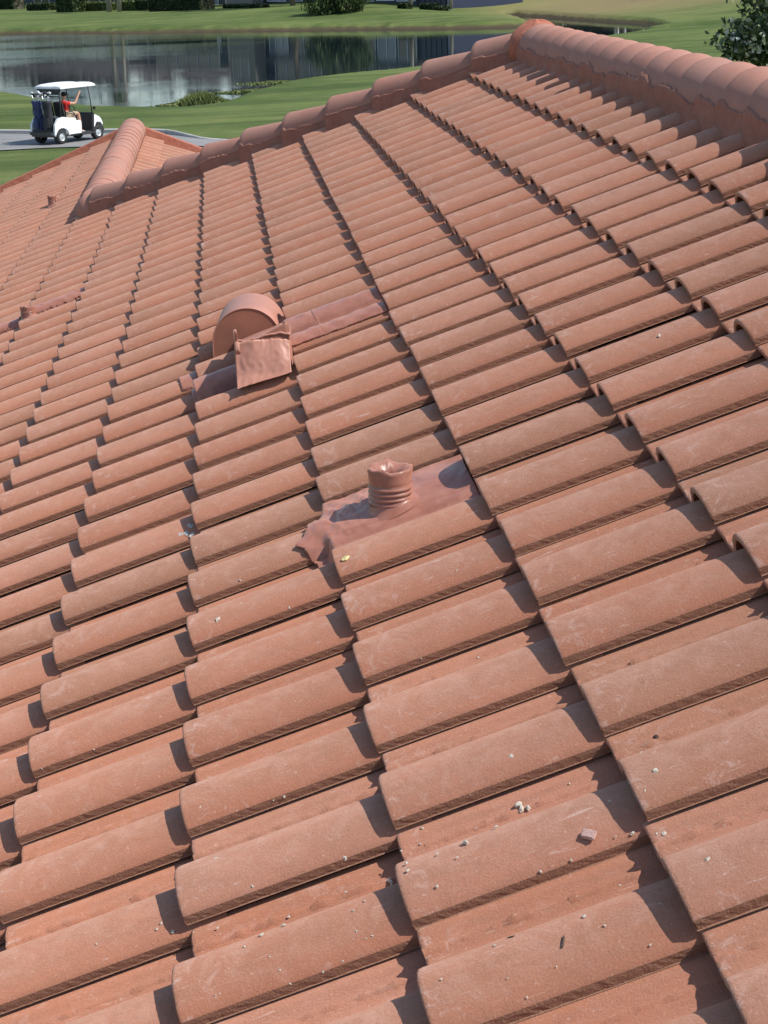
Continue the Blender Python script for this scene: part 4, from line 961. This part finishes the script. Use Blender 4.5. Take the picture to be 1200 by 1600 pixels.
hedge(89, 115, 1, 21, 1.6, 'square clipped hedge left of the long pale hedge', M_LEAF, 3)
hedge(117, 168, 7, 19, 1.2, 'long pale green hedge left of the twin palms', M_LEAFY, 4)
hedge(190, 212, 7, 20, 1.2, 'short yellow green hedge just right of the twin palms', M_LEAFY, 5)
hedge(213, 231, 5, 20, 1.0, 'small dark hedge between the yellow green and tall ones', M_LEAFD, 6)
hedge(233, 313, 0, 22, 1.8, 'tall dark clipped hedge, biggest across the pond', M_LEAFD, 7)
hedge(348, 408, 15, 20, 1.0, 'very low hedge at the foot of the beige wall', M_LEAFD, 8)
for k, (a, b, t_, y_) in enumerate(((622, 634, 13, 20), (656, 664, 12, 19), (666, 676, 11, 19), (678, 692, 14, 19))):
    hedge(a, b, t_, y_, .8, ['small shrub left of the young palm', 'small shrub right of the young palm', 'roundest small shrub before the navy porch', 'low wide shrub before the navy porch'][k], M_LEAFD, 20 + k, name='shrub')
# drooping shrub mass and reeds by the water
x_, y_ = gp(528, 25); sh = tag(empty('drooping_shrub', (x_, y_, gz(x_, y_))), 'big drooping palm like shrub at the edge of the far lawn', 'shrub')
link('foliage', leaves('foliage', 5200, blob_crown([((-1.2, 0, 1.1), (1.5, 1.2, 1.2)), ((.9, -.2, 1.0), (1.4, 1.2, 1.2)), ((0, .5, 2.0), (2, 1.5, 1.4)), ((1.6, 0, 1.8), (1, 1, 1))]), .55, M_LEAF, 31, .3, droop=1.4, aspect=.16), sh)
mb = MB(); [mb.tube([(a * .6, b * .4, -.1), (a, b, 1.8)], [.09, .04], 6) for a, b in ((-1, 0), (0, .3), (1, -.1), (1.4, .2))]; mb.build('stems', M_BARK, sh)
M_REED = leafmat('reed_green', (.09, .125, .03), (.20, .23, .075))
def reeds(px, py, L, Dp, hh, n, label, seed):
    g = ground(px, py, WL + .05); r0 = tag(empty('reed_clump', (g[0], g[1], WL)), label, 'reeds', 'reed clumps at the near edge of the pond'); rg = np.random.default_rng(seed)
    base = rg.normal(0, 1, (n, 3)) * np.array([L / 2.4, Dp / 2, 0]); env = np.exp(-(base[:, 0] / (L / 1.7)) ** 2); hgt = hh * env * rg.uniform(.5, 1.1, n)
    tip = base + np.stack([rg.normal(0, .12, n), rg.normal(0, .12, n), hgt], 1); w_ = np.stack([rg.normal(0, 1, n), rg.normal(0, 1, n), np.zeros(n)], 1) * .009; mid = (base + tip) / 2 + np.array([0, 0, .05])
    V = np.stack([base - w_, base + w_, mid + w_ * 1.6, tip], 1).reshape(-1, 3); V2 = V.copy()
    link('blades', mesh_np('blades', V, np.arange(4 * n).reshape(n, 4), [M_REED]), r0)
reeds(314, 161, 1.4, .6, .5, 6000, 'bushy reed clump before the bright sky reflection', 1)
reeds(395, 142, 1.6, .5, .11, 1500, 'low reeds on the shore right of the bushy clump', 2)
reeds(432, 128, 1.5, .5, .09, 1200, 'farthest low reeds along the curving near shore', 3)

# glossy leaved tree at the right, close behind the house
d = ray(1300, 48); d = d / np.linalg.norm(d); tp = CAM + d * 25
tr = tag(empty('glossy_tree', (tp[0], tp[1], 0)), 'glossy leaved tree with some leaves coloured pale as sunlit at the top right', 'tree')
rgt = np.random.default_rng(9); zc = tp[2]
lob = [((0, 0, zc), (1.15, 1.1, 1.0)), ((-.45, -.2, zc + .55), (.7, .7, .6)), ((-.25, 0, zc - .75), (.95, .9, .7)), ((.3, .3, zc + 1.1), (1, 1, .8)), ((.2, .4, zc - 1.5), (1, 1, .7)), ((-.95, -.1, zc - .1), (.42, .4, .32))]
link('crown', leaves('crown', 9000, blob_crown(lob), .105, M_LEAFG, 10, .11, aspect=.55), tr)
M_LITLEAF = simple('lit_leaf_pale', (.55, .57, .48), .8, .08)  # pale tone puts sunlight on the leaves into their colour
link('lit_leaves', leaves('lit_leaves', 420, blob_crown([(c, tuple(q * 1.03 for q in r)) for c, r in lob]), .075, M_LITLEAF, 12, .10, aspect=.9), tr)['label'] = 'leaves coloured pale as sunlit'
mb = MB(); mb.tube([(0, 0, -.1), (.05, 0, zc * .45), (0, .05, zc)], [.16, .12, .05], 9)
for c, r in lob: mb.tube([(0.03, 0, zc * .45), (c[0] * .6, c[1] * .6, (zc * .45 + c[2]) / 2), c], [.08, .05, .02], 6)
mb.build('trunk', M_BARK, tr)

# ---------------------------------------------------------------- houses across the pond
M_BEIGE = simple('beige_render', (.24, .22, .19), .9, .08, 2, .2); M_GREYW = simple('grey_render', (.06, .066, .075), .9, .08, 2, .2); M_FRAME = simple('white_frame', (.7, .71, .72), .5, .05)
M_ROOFD = simple('far_roof', (.09, .075, .07), .9, .2, 2, .4)
M_PANE = NT('dark_pane').fin((.015, .02, .035), .08); M_PANEB = NT('bluish_pane').fin((.16, .19, .24), .2); M_NAVYP = NT('navy_screen').fin((.02, .028, .06), .5)
def far_house(px0, px1, ybot, depth, wh, label, wallm, panes, roofh=2.2, z_off=0.):
    x0_, y0_ = gp(px0, ybot); x1_, y1_ = gp(px1, ybot); L = math.hypot(x1_ - x0_, y1_ - y0_); cx, cy = (x0_ + x1_) / 2, (y0_ + y1_) / 2; rz = math.atan2(y1_ - y0_, x1_ - x0_)
    r0 = tag(empty('lakeside_house', (cx, cy, gz(cx, cy) - .02), rz), label, 'house', 'houses across the pond')
    mb = MB(); mb.box((-L / 2, 0, -.3), (L / 2, depth, wh)); mb.build('wall', wallm, r0)
    mb = MB(); o_ = .5; zt = wh + .02; rl = max(.2, L / 2 - depth / 2)
    mb.add([(-L / 2 - o_, -o_, zt), (L / 2 + o_, -o_, zt), (L / 2 + o_, depth + o_, zt), (-L / 2 - o_, depth + o_, zt), (-rl, depth / 2, zt + roofh), (rl, depth / 2, zt + roofh), (-L / 2 - o_, -o_, zt - .18), (L / 2 + o_, -o_, zt - .18), (L / 2 + o_, depth + o_, zt - .18), (-L / 2 - o_, depth + o_, zt - .18)],
           [(0, 1, 5, 4), (1, 2, 5), (2, 3, 4, 5), (3, 0, 4), (0, 6, 7, 1), (1, 7, 8, 2), (2, 8, 9, 3), (3, 9, 6, 0), (6, 9, 8, 7)]); mb.build('roof', M_ROOFD, r0)
    sc = L / (px1 - px0)
    for (a, b, z0, z1, pm, nv) in panes:
        xa, xb = -L / 2 + (a - px0) * sc, -L / 2 + (b - px0) * sc
        mb = MB(); mb.box((xa, -.03, z0), (xb, .06, z1)); w_ = mb.build('window', pm, r0)
        mb = MB(); fwid = .07
        for x in np.linspace(xa, xb, nv + 1): mb.box((x - fwid / 2, -.09, z0), (x + fwid / 2, -.035, z1))
        for z in (z0, z1): mb.box((xa, -.088, z - .04), (xb, -.037, z + .04))
        mb.build('frame', M_FRAME if pm is not M_NAVYP else M_DARK, w_)
    return r0
far_house(-60, 225, 8, 9, 5.6, 'long grey house with dark glazing at the far left', M_GREYW, [(-50, -5, .2, 2.4, M_PANE, 5), (30, 46, .1, 2.3, M_PANE, 1), (66, 90, .1, 2.4, M_PANE, 2), (108, 165, .3, 2.5, M_PANE, 4), (174, 222, .3, 2.5, M_PANE, 4), (-40, 60, 3.2, 4.9, M_PANE, 6), (90, 200, 3.2, 4.9, M_PANE, 7)], 1.8)
far_house(228, 352, 10, 9, 5.4, 'grey house with a white framed screen porch right of the tall hedge', M_GREYW, [(232, 300, .4, 2.5, M_PANE, 4), (304, 343, .1, 2.6, M_PANEB, 2), (240, 340, 3.1, 4.8, M_PANE, 6)], 1.6)
far_house(355, 394, 13, 8, 6.6, 'beige walled house across the pond', M_BEIGE, [(360, 385, 3.4, 5.2, M_PANE, 2)], 2.0)
far_house(396, 520, 12, 9, 6.4, 'dark glazed house behind the broad tree', M_DARK, [(398, 412, .2, 2.5, M_PANEB, 2), (420, 450, .2, 2.5, M_PANEB, 3), (462, 500, .2, 2.4, M_PANE, 3), (410, 500, 3.4, 5.2, M_PANE, 5)], 2.2)
far_house(562, 652, 14, 9, 6.2, 'grey house with a blue grey porch right of the drooping shrub', M_GREYW, [(566, 586, .2, 2.4, M_PANE, 1), (590, 618, .25, 2.5, M_PANEB, 2), (622, 650, .2, 2.5, M_PANE, 2), (575, 640, 3.4, 5.0, M_PANE, 4)], 2.2)
far_house(654, 699, 14, 9, 3.2, 'navy screened porch at the right end of the houses', M_NAVYP, [(656, 697, .2, 2.9, M_NAVYP, 5)], 1.2)
# white posts and small things by the fairway beyond the mound
def post(px, py, hp, label):
    x_, y_ = ground(px, py, .5)[:2]; z_ = gz(x_, y_); mb = MB(); mb.tube([(0, 0, -.1), (0, 0, hp)], .07, 8); mb.box((-.11, -.11, hp), (.11, .11, hp + .06)); o = mb.build('marker_post', M_FRAME); o.location = (x_, y_, z_); tag(o, label, 'post', 'posts beyond the mound')
post(966, 2, 1.0, 'white post beyond the mound, left one'); post(977, 3, 1.0, 'white post beyond the mound, second from the left')
post(1006, 5, 1.1, 'white post just right of the mound'); post(1103, 2, .5, 'low white marker on the far fairway')
for ch in protoA, protoB, protoP: pass
